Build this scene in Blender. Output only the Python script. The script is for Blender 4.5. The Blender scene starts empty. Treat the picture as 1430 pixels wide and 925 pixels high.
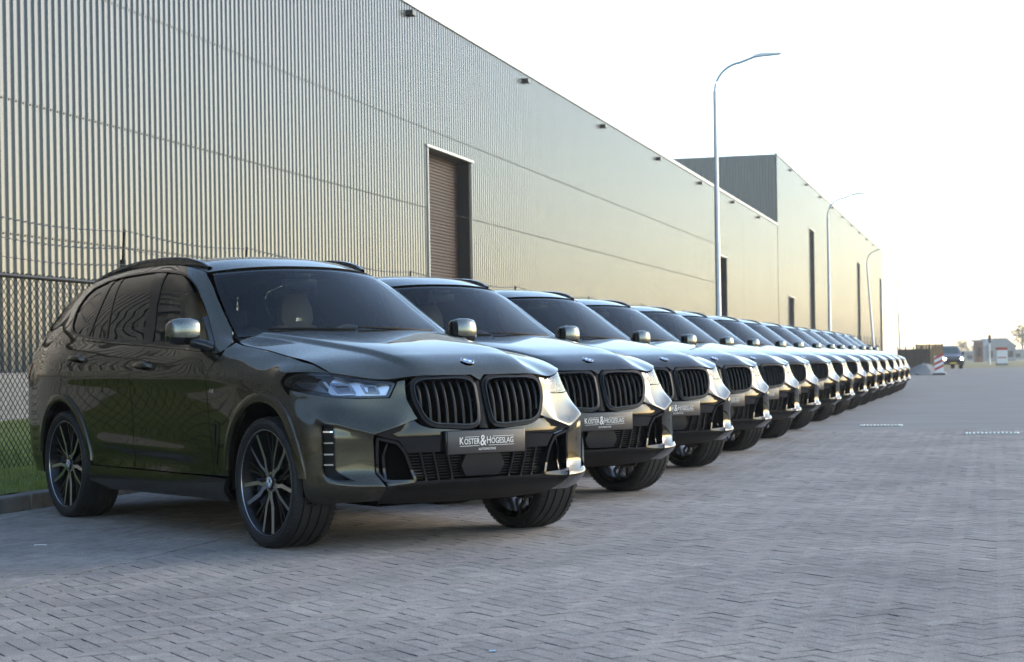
import bpy, bmesh, math, random
import numpy as np
from mathutils import Vector, Matrix
from mathutils.geometry import delaunay_2d_cdt

random.seed(7); RNG = np.random.default_rng(7)
scene = bpy.context.scene
COL = scene.collection
R = math.radians

# ------------------------------------------------------------------ camera
CAM_H = 1.0366
VA = math.atan(673/2500)              # street direction, to the right of the view axis
CAR_TH = 0.6267; CAR_X, CAR_Y = -0.6192, 10.8004
cam = bpy.data.cameras.new('camera'); camo = bpy.data.objects.new('camera', cam); COL.objects.link(camo)
cam.sensor_width = 36.0; cam.lens = 2500/1430*36
cam.shift_y = (507.1-462.5)/1430
cam.clip_start = 0.1; cam.clip_end = 6000
ROLL = 0.0165
camo.matrix_world = Matrix.Translation((0, 0, CAM_H)) @ Matrix.Rotation(R(90), 4, 'X') @ Matrix.Rotation(-ROLL, 4, 'Z')
cam.dof.use_dof = True; cam.dof.focus_distance = 10.6; cam.dof.aperture_fstop = 5.6
scene.camera = camo

# ------------------------------------------------------------------ sky, sun, exposure
SUN_EL, SUN_AZ = R(20), R(66.0)       # azimuth clockwise from +Y
w = bpy.data.worlds.new('World'); scene.world = w; w.use_nodes = True
nt = w.node_tree; bg = nt.nodes['Background']
sky = nt.nodes.new('ShaderNodeTexSky'); sky.sky_type = 'NISHITA'; sky.sun_disc = False
sky.sun_elevation = SUN_EL; sky.sun_rotation = SUN_AZ
sky.air_density = 1.0; sky.dust_density = 0.7; sky.ozone_density = 1.0
nt.links.new(sky.outputs[0], bg.inputs[0]); bg.inputs[1].default_value = 0.15
sl = bpy.data.lights.new('sun', 'SUN'); slo = bpy.data.objects.new('sun', sl); COL.objects.link(slo)
sl.energy = 0.5; sl.angle = R(25); sl.color = (1.0, 0.88, 0.74)
sd = Vector((math.sin(SUN_AZ)*math.cos(SUN_EL), math.cos(SUN_AZ)*math.cos(SUN_EL), math.sin(SUN_EL)))
slo.rotation_euler = sd.to_track_quat('Z', 'Y').to_euler(); slo.location = (0, 0, 60)
vs = scene.view_settings; vs.view_transform = 'Standard'; vs.look = 'None'; vs.gamma = 1.0; vs.exposure = 1.68
try: vs.use_curve_mapping = False
except Exception: pass
scene.cycles.max_bounces = 8; scene.cycles.transparent_max_bounces = 16
scene.cycles.sample_clamp_indirect = 8; scene.cycles.caustics_reflective = False; scene.cycles.caustics_refractive = False

# ------------------------------------------------------------------ helpers
def tag(o, label=None, cat=None, group=None, kind=None):
    if label: o['label'] = label
    if cat: o['category'] = cat
    if group: o['group'] = group
    if kind: o['kind'] = kind
    return o
def link(name, me, parent=None, mats=None):
    o = bpy.data.objects.new(name, me); COL.objects.link(o)
    if mats is not None:
        for m in (mats if isinstance(mats, (list, tuple)) else [mats]): me.materials.append(m)
    if parent: o.parent = parent
    return o
def empty(name, loc=(0, 0, 0), rz=0.0):
    o = bpy.data.objects.new(name, None); COL.objects.link(o); o.location = loc; o.rotation_euler = (0, 0, rz)
    o.empty_display_size = 0.2; return o
def meshdata(name, V, F, normals=None, smooth=False, midx=None):
    me = bpy.data.meshes.new(name); me.from_pydata([tuple(map(float, v)) for v in V], [], [tuple(map(int, f)) for f in F])
    if midx is not None: me.polygons.foreach_set('material_index', np.asarray(midx, dtype=np.int32))
    if smooth or normals is not None: me.polygons.foreach_set('use_smooth', np.ones(len(me.polygons), dtype=bool))
    me.update()
    if normals is not None: me.normals_split_custom_set_from_vertices([tuple(map(float, n)) for n in normals])
    return me
class MB:
    """collects simple shapes into one mesh"""
    def __init__(s): s.V = []; s.F = []; s.M = []
    def add(s, V, F, m=0):
        b = len(s.V); s.V += [tuple(v) for v in V]; s.F += [tuple(i+b for i in f) for f in F]; s.M += [m]*len(F); return s
    def box(s, c, d, rz=0.0, m=0, bev=0.0):
        hx, hy, hz = d[0]/2, d[1]/2, d[2]/2; ca, sa = math.cos(rz), math.sin(rz)
        if bev <= 0:
            P = [(-hx,-hy,-hz),(hx,-hy,-hz),(hx,hy,-hz),(-hx,hy,-hz),(-hx,-hy,hz),(hx,-hy,hz),(hx,hy,hz),(-hx,hy,hz)]
            F = [(0,3,2,1),(4,5,6,7),(0,1,5,4),(1,2,6,5),(2,3,7,6),(3,0,4,7)]
        else:
            bm = bmesh.new(); bmesh.ops.create_cube(bm, size=1.0)
            for v in bm.verts: v.co = Vector((v.co.x*d[0], v.co.y*d[1], v.co.z*d[2]))
            bmesh.ops.bevel(bm, geom=list(bm.edges), offset=bev, segments=2, affect='EDGES', profile=0.5)
            bm.verts.index_update(); P = [tuple(v.co) for v in bm.verts]; F = [tuple(v.index for v in f.verts) for f in bm.faces]; bm.free()
        V = [(c[0]+p[0]*ca-p[1]*sa, c[1]+p[0]*sa+p[1]*ca, c[2]+p[2]) for p in P]
        return s.add(V, F, m)
    def tube(s, path, r, n=8, m=0, cap=True, closed=False):
        path = [Vector(p) for p in path]; k = len(path); rr = r if isinstance(r, (list, tuple)) else [r]*k
        V = []; F = []
        for i, p in enumerate(path):
            if closed: t = path[(i+1) % k]-path[i-1]
            else: t = path[min(i+1, k-1)]-path[max(i-1, 0)]
            t.normalize(); up = Vector((0, 0, 1)) if abs(t.z) < .95 else Vector((1, 0, 0))
            a = t.cross(up).normalized(); b = t.cross(a).normalized()
            for j in range(n):
                q = 2*math.pi*j/n; V.append(p+a*(rr[i]*math.cos(q))+b*(rr[i]*math.sin(q)))
        for i in range(k if closed else k-1):
            i2 = (i+1) % k
            for j in range(n): F.append((i*n+j, i*n+(j+1) % n, i2*n+(j+1) % n, i2*n+j))
        if cap and not closed: F.append(tuple(range(n))); F.append(tuple(range((k-1)*n, k*n))[::-1])
        return s.add(V, F, m)
    def prism(s, poly, y0, y1, m=0, axis='y'):
        """polygon in two axes, extruded along the third"""
        def mk(a, b, t): return {'y': (a, t, b), 'x': (t, a, b), 'z': (a, b, t)}[axis]
        n = len(poly); V = [mk(a, b, y0) for a, b in poly]+[mk(a, b, y1) for a, b in poly]
        F = [tuple(range(n))[::-1], tuple(range(n, 2*n))]+[(i, (i+1) % n, n+(i+1) % n, n+i) for i in range(n)]
        return s.add(V, F, m)
    def lathe(s, prof, n=48, m=0, closed=False):
        """profile of (radius, y) about the y axis"""
        V = []; F = []; k = len(prof)
        for i in range(n):
            q = 2*math.pi*i/n; cq, sq = math.cos(q), math.sin(q)
            V += [(r*cq, y, r*sq) for r, y in prof]
        for i in range(n):
            j = (i+1) % n
            for a in range(k if closed else k-1):
                b = (a+1) % k; F.append((i*k+a, i*k+b, j*k+b, j*k+a))
        return s.add(V, F, m)
    def fix(s):
        bm = bmesh.new(); vs_ = [bm.verts.new(v) for v in s.V]
        return bm
    def build(s, name, mats, parent=None, smooth=None, recalc=True):
        me = meshdata(name, s.V, s.F, midx=s.M)
        if recalc:
            bm = bmesh.new(); bm.from_mesh(me); bmesh.ops.recalc_face_normals(bm, faces=bm.faces); bm.to_mesh(me); bm.free()
        if smooth is not None:
            me.polygons.foreach_set('use_smooth', np.ones(len(me.polygons), dtype=bool)); me.set_sharp_from_angle(angle=R(smooth))
        return link(name, me, parent, mats)
def nspline(x, y, q):
    """natural cubic spline, linear outside"""
    x = np.asarray(x, float); y = np.asarray(y, float); n = len(x); q = np.asarray(q, float)
    hh = np.diff(x); A = np.zeros((n, n)); b = np.zeros((n,)+y.shape[1:]); A[0, 0] = A[-1, -1] = 1
    for i in range(1, n-1):
        A[i, i-1] = hh[i-1]; A[i, i] = 2*(hh[i-1]+hh[i]); A[i, i+1] = hh[i]
        b[i] = 6*((y[i+1]-y[i])/hh[i]-(y[i]-y[i-1])/hh[i-1])
    M = np.linalg.solve(A, b); k = np.clip(np.searchsorted(x, q)-1, 0, n-2)
    def ex(v): return v.reshape(v.shape+(1,)*(y.ndim-1))
    qq = np.clip(q, x[0], x[-1]); H = ex(hh[k]); t0 = ex(x[k+1]-qq); t1 = ex(qq-x[k])
    return M[k]*t0**3/(6*H)+M[k+1]*t1**3/(6*H)+(y[k]/H-M[k]*H/6)*t0+(y[k+1]/H-M[k+1]*H/6)*t1
def pchip(x, y, q):
    x = np.asarray(x, float); y = np.asarray(y, float); q0 = np.asarray(q, float); q = np.clip(q, x[0], x[-1]); hh = np.diff(x); dd = np.diff(y)/hh; n = len(x)
    m = np.zeros(n)
    for i in range(1, n-1):
        if dd[i-1]*dd[i] > 0:
            w1 = 2*hh[i]+hh[i-1]; w2 = hh[i]+2*hh[i-1]; m[i] = (w1+w2)/(w1/dd[i-1]+w2/dd[i])
    m[0], m[-1] = dd[0], dd[-1]
    k = np.clip(np.searchsorted(x, q)-1, 0, n-2); t = (q-x[k])/hh[k]
    return m[-1]*np.maximum(0, q0-x[-1])+(2*t**3-3*t**2+1)*y[k]+(t**3-2*t**2+t)*hh[k]*m[k]+(-2*t**3+3*t**2)*y[k+1]+(t**3-t**2)*hh[k]*m[k+1]

# ------------------------------------------------------------------ materials
def newmat(name):
    m = bpy.data.materials.new(name); m.use_nodes = True; return m, m.node_tree, m.node_tree.nodes['Principled BSDF']
def mat(name, col, rough=.5, metal=0., coat=0., spec=None, coat_rough=.03, var=0., vscale=8., bump=0., bscale=60., rvar=0.):
    m, t, b = newmat(name)
    b.inputs['Base Color'].default_value = (*col, 1); b.inputs['Roughness'].default_value = rough; b.inputs['Metallic'].default_value = metal
    b.inputs['Coat Weight'].default_value = coat; b.inputs['Coat Roughness'].default_value = coat_rough
    if spec is not None: b.inputs['Specular IOR Level'].default_value = spec
    if var or bump or rvar:
        tc = t.nodes.new('ShaderNodeTexCoord')
    if var or rvar:
        nz = t.nodes.new('ShaderNodeTexNoise'); nz.inputs['Scale'].default_value = vscale; nz.inputs['Detail'].default_value = 6; nz.inputs['Roughness'].default_value = .65
        t.links.new(tc.outputs['Object'], nz.inputs['Vector'])
    if var:
        rp = t.nodes.new('ShaderNodeValToRGB'); e = rp.color_ramp.elements
        e[0].position = .3; e[1].position = .7
        e[0].color = (*[c*(1-var) for c in col], 1); e[1].color = (*[min(1, c*(1+var)) for c in col], 1)
        t.links.new(nz.outputs['Fac'], rp.inputs[0]); t.links.new(rp.outputs[0], b.inputs['Base Color'])
    if rvar:
        mr = t.nodes.new('ShaderNodeMapRange'); mr.inputs['From Min'].default_value = .3; mr.inputs['From Max'].default_value = .7
        mr.inputs['To Min'].default_value = max(0, rough-rvar); mr.inputs['To Max'].default_value = min(1, rough+rvar)
        t.links.new(nz.outputs['Fac'], mr.inputs['Value']); t.links.new(mr.outputs[0], b.inputs['Roughness'])
    if bump:
        nb = t.nodes.new('ShaderNodeTexNoise'); nb.inputs['Scale'].default_value = bscale; nb.inputs['Detail'].default_value = 4
        t.links.new(tc.outputs['Object'], nb.inputs['Vector']); bp = t.nodes.new('ShaderNodeBump'); bp.inputs['Strength'].default_value = bump; bp.inputs['Distance'].default_value = .01
        t.links.new(nb.outputs['Fac'], bp.inputs['Height']); t.links.new(bp.outputs[0], b.inputs['Normal'])
    return m
def glassmat(name, tint, ior=1.5, rough=0.0):
    m, t, b = newmat(name); t.nodes.remove(b)
    tr = t.nodes.new('ShaderNodeBsdfTransparent'); tr.inputs[0].default_value = (*tint, 1)
    gl = t.nodes.new('ShaderNodeBsdfGlossy'); gl.inputs['Roughness'].default_value = rough
    fr = t.nodes.new('ShaderNodeFresnel'); fr.inputs[0].default_value = ior; mx = t.nodes.new('ShaderNodeMixShader')
    t.links.new(fr.outputs[0], mx.inputs[0]); t.links.new(tr.outputs[0], mx.inputs[1]); t.links.new(gl.outputs[0], mx.inputs[2])
    t.links.new(mx.outputs[0], t.nodes['Material Output'].inputs[0]); return m
def emit(name, col, s):
    m, t, b = newmat(name); b.inputs['Base Color'].default_value = (*col, 1)
    b.inputs['Emission Color'].default_value = (*col, 1); b.inputs['Emission Strength'].default_value = s; return m
def paint(name, col):
    m, t, b = newmat(name); b.inputs['Base Color'].default_value = (*col, 1)
    b.inputs['Metallic'].default_value = .95; b.inputs['Specular Tint'].default_value = (.30, .30, .28, 1); b.inputs['Roughness'].default_value = .30
    b.inputs['Coat Weight'].default_value = 1.0; b.inputs['Coat Roughness'].default_value = .015; b.inputs['Coat IOR'].default_value = 1.46
    # fine metal flake
    tc = t.nodes.new('ShaderNodeTexCoord'); vo = t.nodes.new('ShaderNodeTexVoronoi'); vo.inputs['Scale'].default_value = 900
    t.links.new(tc.outputs['Object'], vo.inputs['Vector']); mr = t.nodes.new('ShaderNodeMapRange')
    mr.inputs['To Min'].default_value = .20; mr.inputs['To Max'].default_value = .30
    t.links.new(vo.outputs['Color'], mr.inputs['Value']); t.links.new(mr.outputs[0], b.inputs['Roughness'])
    return m
M = {}
M['paint_olive'] = paint('paint_olive', (.078, .071, .050))
M['paint_grey'] = paint('paint_grey', (.028, .030, .029))
M['paint_black'] = paint('paint_black', (.008, .0085, .010))
M['paint_blue'] = paint('paint_blue', (.014, .018, .025))
M['paint_brown'] = paint('paint_brown', (.024, .018, .014))
M['gloss_black'] = mat('gloss_black', (.005, .005, .006), .05, coat=.2)
M['black_plastic'] = mat('black_plastic', (.006, .006, .0063), .45, spec=.18, bump=.05, bscale=300)
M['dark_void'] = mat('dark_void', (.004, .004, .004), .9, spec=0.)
M['rubber'] = mat('rubber', (.012, .012, .0125), .62, var=.15, vscale=20, bump=.05, bscale=200)
M['rim_black'] = mat('rim_black', (.006, .006, .0065), .25, spec=.3)
M['rim_polish'] = mat('rim_polish', (.52, .52, .55), .25, metal=1)
M['chrome'] = mat('chrome', (.75, .76, .78), .12, metal=1)
M['satin_silver'] = mat('satin_silver', (.55, .56, .58), .35, metal=1)
M['brake'] = mat('brake', (.25, .25, .26), .4, metal=1)
M['caliper'] = mat('caliper', (.02, .03, .08), .3)
M['emblem_blue'] = mat('emblem_blue', (.03, .22, .62), .25, coat=.5)
M['emblem_white'] = mat('emblem_white', (.8, .8, .8), .3, coat=.5)
M['plate'] = mat('plate', (.055, .048, .045), .35, var=.05)
M['letter'] = mat('letter', (.75, .73, .70), .4)
M['lamp_inner'] = mat('lamp_inner', (.20, .21, .24), .25, metal=.8)
M['lamp_sky_tint'] = mat('lamp_sky_tint', (.52, .57, .66), .28, metal=1)  # bright blue-silver colour stands in for sky reflected in the lens
M['lamp_glass'] = mat('lamp_glass', (.10, .11, .13), .08, metal=.6, coat=.6)
M['lamp_dark'] = mat('lamp_dark', (.03, .032, .036), .3, metal=.3)
M['lens'] = glassmat('lens', (.95, .97, 1.0), 1.6)
M['windscreen'] = glassmat('windscreen', (.80, .86, .85), 1.3)
M['front_glass'] = glassmat('front_glass', (.70, .78, .77), 1.32)
M['tint_glass'] = glassmat('tint_glass', (.05, .05, .055), 1.35)
M['interior'] = mat('interior', (.018, .017, .017), .7)
M['tan_leather'] = mat('tan_leather', (.13, .088, .040), .5, bump=.1, bscale=120)
M['sun_roof'] = mat('sun_roof', (.006, .007, .009), .03, coat=.5)

# ------------------------------------------------------------------ car body surface
# columns along the plan outline from the nose centre round the right side to the tail: rows of (z, x, half width)
def colA(a, zx): return [(z, x, a) for z, x in zx]
Zf = [.22, .28, .34, .37, .41, .45, .55, .64, .67, .72, .80, .87, .94, 1.0, 1.08, 1.16]
FX = [  # x for a = 0, .15, .30, .43, .55, .68, .78, .86
 [.52,.52,.51,.50,.48,.45,.41,.35],[.64,.64,.63,.62,.605,.575,.53,.47],[.735,.735,.73,.725,.715,.685,.635,.575],
 [.752,.752,.748,.742,.734,.708,.660,.597],[.760,.760,.752,.742,.724,.692,.642,.580],[.765,.765,.755,.738,.712,.675,.624,.565],
 [.770,.768,.760,.742,.714,.674,.622,.566],[.772,.770,.764,.745,.716,.677,.626,.569],[.770,.768,.762,.743,.713,.670,.620,.565],
 [.765,.762,.756,.735,.700,.640,.590,.548],[.750,.747,.740,.720,.682,.612,.545,.475],[.730,.727,.718,.700,.668,.600,.520,.420],
 [.705,.702,.697,.690,.655,.580,.480,.350],[.670,.667,.660,.650,.605,.525,.440,.300],[.60,.597,.59,.57,.52,.43,.30,.16],[.50,.50,.49,.47,.42,.32,.15,.0]]
FA = [0,.15,.30,.43,.55,.68,.78,.86]
cols = []
for j, a in enumerate(FA):
    cc = [(z, FX[i][j], a) for i, z in enumerate(Zf)]
    if j >= 6:  # narrow toward the fender top
        cc[-2] = (1.08, cc[-2][1], a-(.02, .07)[j-6]); cc[-1] = (1.16, cc[-1][1], a-(.04, .10)[j-6])
    cols.append(cc)
cols.append([(.22,.31,.885),(.28,.42,.90),(.34,.51,.905),(.37,.532,.908),(.41,.517,.91),(.45,.508,.912),(.55,.508,.913),(.64,.506,.913),(.67,.50,.912),(.72,.487,.91),(.80,.405,.907),(.87,.325,.905),(.94,.235,.90),(1.0,.22,.885),(1.08,.09,.81),(1.16,-.06,.765)])
cols.append([(.22,.25,.915),(.28,.36,.945),(.34,.42,.965),(.41,.43,.970),(.55,.43,.974),(.64,.42,.973),(.72,.39,.968),(.80,.30,.957),(.87,.215,.945),(.94,.13,.933),(1.0,.11,.913),(1.08,.02,.822),(1.16,-.14,.77)])
cols.append([(.22,.12,.925),(.28,.17,.96),(.34,.19,.975),(.45,.2,.982),(.64,.2,.984),(.72,.18,.982),(.80,.13,.978),(.87,.06,.968),(.94,0.,.953),(1.0,-.02,.925),(1.08,-.08,.838),(1.16,-.22,.775)])
cols.append([(.22,-.08,.925),(.28,-.08,.96),(.34,-.08,.975),(.45,-.08,.982),(.64,-.08,.985),(.80,-.10,.982),(.87,-.12,.976),(.94,-.14,.965),(1.0,-.16,.938),(1.08,-.20,.86),(1.16,-.32,.782)])
cols.append([(.22,-.36,.925),(.28,-.36,.96),(.34,-.36,.972),(.45,-.36,.978),(.64,-.36,.982),(.80,-.36,.983),(.87,-.36,.982),(.94,-.36,.976),(1.0,-.36,.958),(1.08,-.38,.90),(1.14,-.45,.83),(1.18,-.58,.803),(1.22,-.72,.785),(1.3,-.86,.755),(1.4,-1.02,.715),(1.5,-1.17,.675),(1.6,-1.32,.625),(1.66,-1.42,.59),(1.70,-1.5,.55)])
cols.append([(.22,-.7,.915),(.28,-.7,.945),(.34,-.7,.958),(.45,-.7,.964),(.55,-.7,.968),(.64,-.7,.972),(.80,-.7,.978),(.87,-.7,.98),(.94,-.7,.98),(1.0,-.7,.975),(1.08,-.7,.957),(1.12,-.71,.94),(1.18,-.77,.902),(1.24,-.86,.868),(1.3,-.95,.84),(1.4,-1.10,.80),(1.5,-1.25,.755),(1.6,-1.41,.695),(1.66,-1.52,.645),(1.70,-1.6,.60)])
def sidecol(x, low, up): return [(z, x, a) for z, a in low]+[(z, xx, a) for z, xx, a in up]
LOW = [.22,.28,.34,.45,.55,.64,.80,.94,1.0,1.08,1.16,1.22]
def lowz(v): return list(zip(LOW, v))
cols.append(sidecol(-1.2, lowz([.905,.94,.955,.952,.962,.968,.977,.983,.98,.966,.936,.906]), [(1.3,-1.2,.868),(1.4,-1.32,.825),(1.5,-1.45,.775),(1.6,-1.6,.715),(1.66,-1.68,.665),(1.70,-1.75,.62)]))
cols.append(sidecol(-1.8, lowz([.905,.94,.955,.952,.962,.968,.977,.984,.982,.969,.941,.912]), [(1.3,-1.85,.875),(1.4,-1.88,.83),(1.5,-1.92,.78),(1.6,-1.98,.722),(1.66,-2.0,.675),(1.70,-2.03,.63)]))
cols.append(sidecol(-2.4, lowz([.905,.94,.957,.957,.967,.973,.981,.986,.984,.971,.943,.915]), [(1.3,-2.4,.878),(1.4,-2.4,.832),(1.5,-2.4,.782),(1.6,-2.4,.723),(1.66,-2.4,.675),(1.70,-2.4,.63)]))
cols.append(sidecol(-2.975, lowz([.91,.945,.965,.972,.978,.983,.987,.988,.984,.968,.94,.91]), [(1.3,-2.95,.87),(1.4,-2.9,.82),(1.5,-2.85,.768),(1.6,-2.8,.710),(1.66,-2.78,.662),(1.70,-2.76,.612)]))
cols.append(sidecol(-3.4, lowz([.90,.94,.955,.965,.97,.972,.975,.972,.967,.95,.92,.888]), [(1.3,-3.38,.845),(1.4,-3.33,.785),(1.5,-3.27,.73),(1.6,-3.18,.67),(1.66,-3.12,.628),(1.70,-3.08,.58)]))
cols.append(sidecol(-3.7, lowz([.86,.90,.915,.93,.935,.938,.94,.937,.93,.91,.885,.855]), [(1.3,-3.68,.805),(1.4,-3.6,.745),(1.5,-3.5,.69),(1.6,-3.40,.635),(1.66,-3.34,.60),(1.70,-3.3,.56)]))
def tail(a0, xs): return [(z, x, a0*k) for z, x, k in xs]
TZ = [(.22,-3.80),(.5,-3.92),(.8,-3.95),(1.0,-3.95),(1.16,-3.93),(1.25,-3.87),(1.36,-3.80),(1.5,-3.67),(1.6,-3.57),(1.70,-3.46)]
cols.append([(z, x, a) for (z, x), a in zip(TZ, [.80,.86,.865,.86,.82,.78,.735,.66,.60,.53])])
cols.append([(z, x-.07, a) for (z, x), a in zip(TZ, [.66,.72,.73,.73,.70,.66,.62,.56,.50,.45])])
cols.append([(z, x-.11, a) for (z, x), a in zip(TZ, [.38,.40,.40,.40,.39,.37,.35,.32,.28,.25])])
cols.append([(z, x-.12, 0) for (z, x) in TZ])
Z0, Z1, NZ = .22, 1.76, 386
Zd = np.linspace(Z0, Z1, NZ)
CX = np.array([pchip([k[0] for k in c], [k[1] for k in c], Zd) for c in cols])
CA = np.array([pchip([k[0] for k in c], [k[2] for k in c], Zd) for c in cols])
# fuller upper cabin
dcab = np.interp(Zd, [1.22,1.3,1.4,1.5,1.6,1.66,1.70], [0,.005,.014,.025,.035,.042,.045])
for j, kf in ((12,.5),(13,.7),(14,.9),(15,1),(16,1),(17,1),(18,1),(19,1),(20,.9),(21,.6),(22,.3)): CA[j] = CA[j]+kf*dcab
# above the hood line the unused nose columns ride along with the pillar column
k116 = int((1.16-Z0)/(Z1-Z0)*(NZ-1))
for j in range(12):
    CX[j, k116:] = CX[j, k116]+CX[12, k116:]-CX[12, k116]; CA[j, k116:] = np.maximum(0, CA[j, k116]+CA[12, k116:]-CA[12, k116])
iz = int((.66-Z0)/(Z1-Z0)*(NZ-1))
sc_ = np.concatenate([[0], np.cumsum(np.hypot(np.diff(CX[:, iz]), np.diff(CA[:, iz])))])
NS = 760
Sd = np.linspace(0, sc_[-1], NS)
GX = nspline(sc_, CX, Sd); GA = np.clip(nspline(sc_, CA, Sd), 0, None)
# light smoothing along both axes keeps the panels fair
def smooth1(G, ax, n):
    k = np.hanning(n+2)[1:-1]; k /= k.sum(); pad = [(0, 0), (0, 0)]; pad[ax] = (n//2, n//2)
    Gp = np.pad(G, pad, mode='reflect', reflect_type='odd'); out = np.zeros_like(G)
    for i, wgt in enumerate(k): out += wgt*np.take(Gp, np.arange(i, i+G.shape[ax]), axis=ax)
    return out
GX = smooth1(smooth1(GX, 0, 9), 1, 7); GA = smooth1(smooth1(GA, 0, 9), 1, 7)
def sstep(t): t = np.clip(t, 0, 1); return t*t*(3-2*t)
# side creases: shoulder line and lower door line
ZZ = np.broadcast_to(Zd, GX.shape)
onside = sstep((-.75-GX)/.5)*sstep((GX+2.56)/.25)
zl = .50-.035*(GX+1.2)                        # lower crease rises to the rear
GA = GA+onside*(.009*np.exp(-((ZZ-zl)/.05)**2)*(ZZ > zl)+.009*np.exp(-((ZZ-zl)/.028)**2)*(ZZ <= zl))
side2 = sstep((.1-GX)/.5)*sstep((GX+3.7)/.3)
zs = .985+.02*(-GX-1.5)*.5
GA = GA+side2*.010*np.exp(-(np.abs(ZZ-zs)/.045)**1.6)
# bumper corner: crisp ridge above the flank with a shelf over it
zr = np.interp(GA, [.40,.421,.68,.855,.93], [.74,.734,.658,.717,.722]); er = ZZ-zr
mk = sstep((GA-.44)/.14)*sstep((.925-GA)/.03)*(GX > .3)
GX = GX+mk*.020*np.where(er > 0, np.exp(-(np.abs(er)/.060)**1.3), np.exp(-(np.abs(er)/.014)**1.3))
# lower lip stands forward of the flank
zl2 = np.interp(GA, [.60,.66,.80,.92], [.352,.368,.378,.40]); el_ = ZZ-zl2
mk2 = sstep((GA-.56)/.08)*sstep((.93-GA)/.03)*(GX > .3)
GX = GX+mk2*.016*np.where(el_ > 0, np.exp(-(np.abs(el_)/.04)**1.4), np.exp(-(np.abs(el_)/.02)**1.6))
PG = np.stack([GX, -GA, ZZ], -1)
du = np.gradient(PG, axis=0); dv = np.gradient(PG, axis=1)
NG = np.cross(dv, du); NG /= np.linalg.norm(NG, axis=-1, keepdims=True)+1e-12
if NG[NS//2, 100, 1] > 0: NG = -NG
def body(uv, off=0.0):
    uv = np.asarray(uv, float); s = np.abs(uv[:, 0]); sg = np.where(uv[:, 0] < 0, -1.0, 1.0)
    fi = np.clip(s/Sd[-1]*(NS-1), 0, NS-1.001); fj = np.clip((uv[:, 1]-Z0)/(Z1-Z0)*(NZ-1), 0, NZ-1.001)
    i = fi.astype(int); j = fj.astype(int); a = (fi-i)[:, None]; b = (fj-j)[:, None]
    def bl(G): return (G[i, j]*(1-a)+G[i+1, j]*a)*(1-b)+(G[i, j+1]*(1-a)+G[i+1, j+1]*a)*b
    P = bl(PG); N = bl(NG); N /= np.linalg.norm(N, axis=1, keepdims=True)
    P[:, 1] *= sg; N[:, 1] *= sg
    o = off(uv) if callable(off) else off
    return P+N*(o[:, None] if isinstance(o, np.ndarray) else o), N
def row(z): return int(np.clip(round((z-Z0)/(Z1-Z0)*(NZ-1)), 0, NZ-1))
def sx(x, z):   # station on the side at x
    j = row(z); xs = GX[:, j]; return float(np.interp(-x, np.maximum.accumulate(-xs), Sd))
def sa(a, z):   # station on the nose at half width a
    j = row(z); n = int(NS*.33); return float(np.interp(a, np.maximum.accumulate(GA[:n, j]), Sd[:n]))
def X_(pts): return [(sx(x, z), z) for x, z in pts]
def A_(pts): return [(sa(a, z) if a >= 0 else -sa(-a, z), z) for a, z in pts]

def inpoly(P, poly):
    x, y = P[:, 0], P[:, 1]; r = np.zeros(len(P), bool); n = len(poly); j = n-1
    for i in range(n):
        xi, yi = poly[i]; xj, yj = poly[j]
        c = ((yi > y) != (yj > y)) & (x < (xj-xi)*(y-yi)/((yj-yi) if yj != yi else 1e-12)+xi); r ^= c; j = i
    return r
def dens(poly, step):
    out = []; n = len(poly)
    for i in range(n):
        a = np.array(poly[i], float); b = np.array(poly[(i+1) % n], float); k = max(1, int(math.ceil(np.linalg.norm(b-a)/step)))
        out += [tuple(a+(b-a)*t/k) for t in range(k)]
    return out
def rnd(poly, r, n=3):
    """round polygon corners"""
    out = []; k = len(poly)
    for i in range(k):
        p0, p, p1 = (np.array(poly[i-1], float), np.array(poly[i], float), np.array(poly[(i+1) % k], float))
        d0 = p0-p; d1 = p1-p; l0 = np.linalg.norm(d0); l1 = np.linalg.norm(d1); q = min(r, l0*.45, l1*.45)
        a = p+d0/l0*q; b = p+d1/l1*q
        for t in range(n+1):
            u = t/n; out.append(tuple((1-u)**2*a+2*u*(1-u)*p+u*u*b))
    return out
def inset(poly, d):
    """move a polygon inward by d (counter-clockwise or clockwise)"""
    P = np.array(poly, float); n = len(P); area = .5*sum(P[i-1, 0]*P[i, 1]-P[i, 0]*P[i-1, 1] for i in range(n)); sg = 1 if area > 0 else -1
    out = []
    for i in range(n):
        e0 = P[i]-P[i-1]; e1 = P[(i+1) % n]-P[i]; n0 = np.array([-e0[1], e0[0]])/(np.linalg.norm(e0)+1e-9)*sg; n1 = np.array([-e1[1], e1[0]])/(np.linalg.norm(e1)+1e-9)*sg
        m = n0+n1; m /= max(.6, (np.linalg.norm(m)**2)/2); out.append(tuple(P[i]+m*d))
    return out
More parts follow.
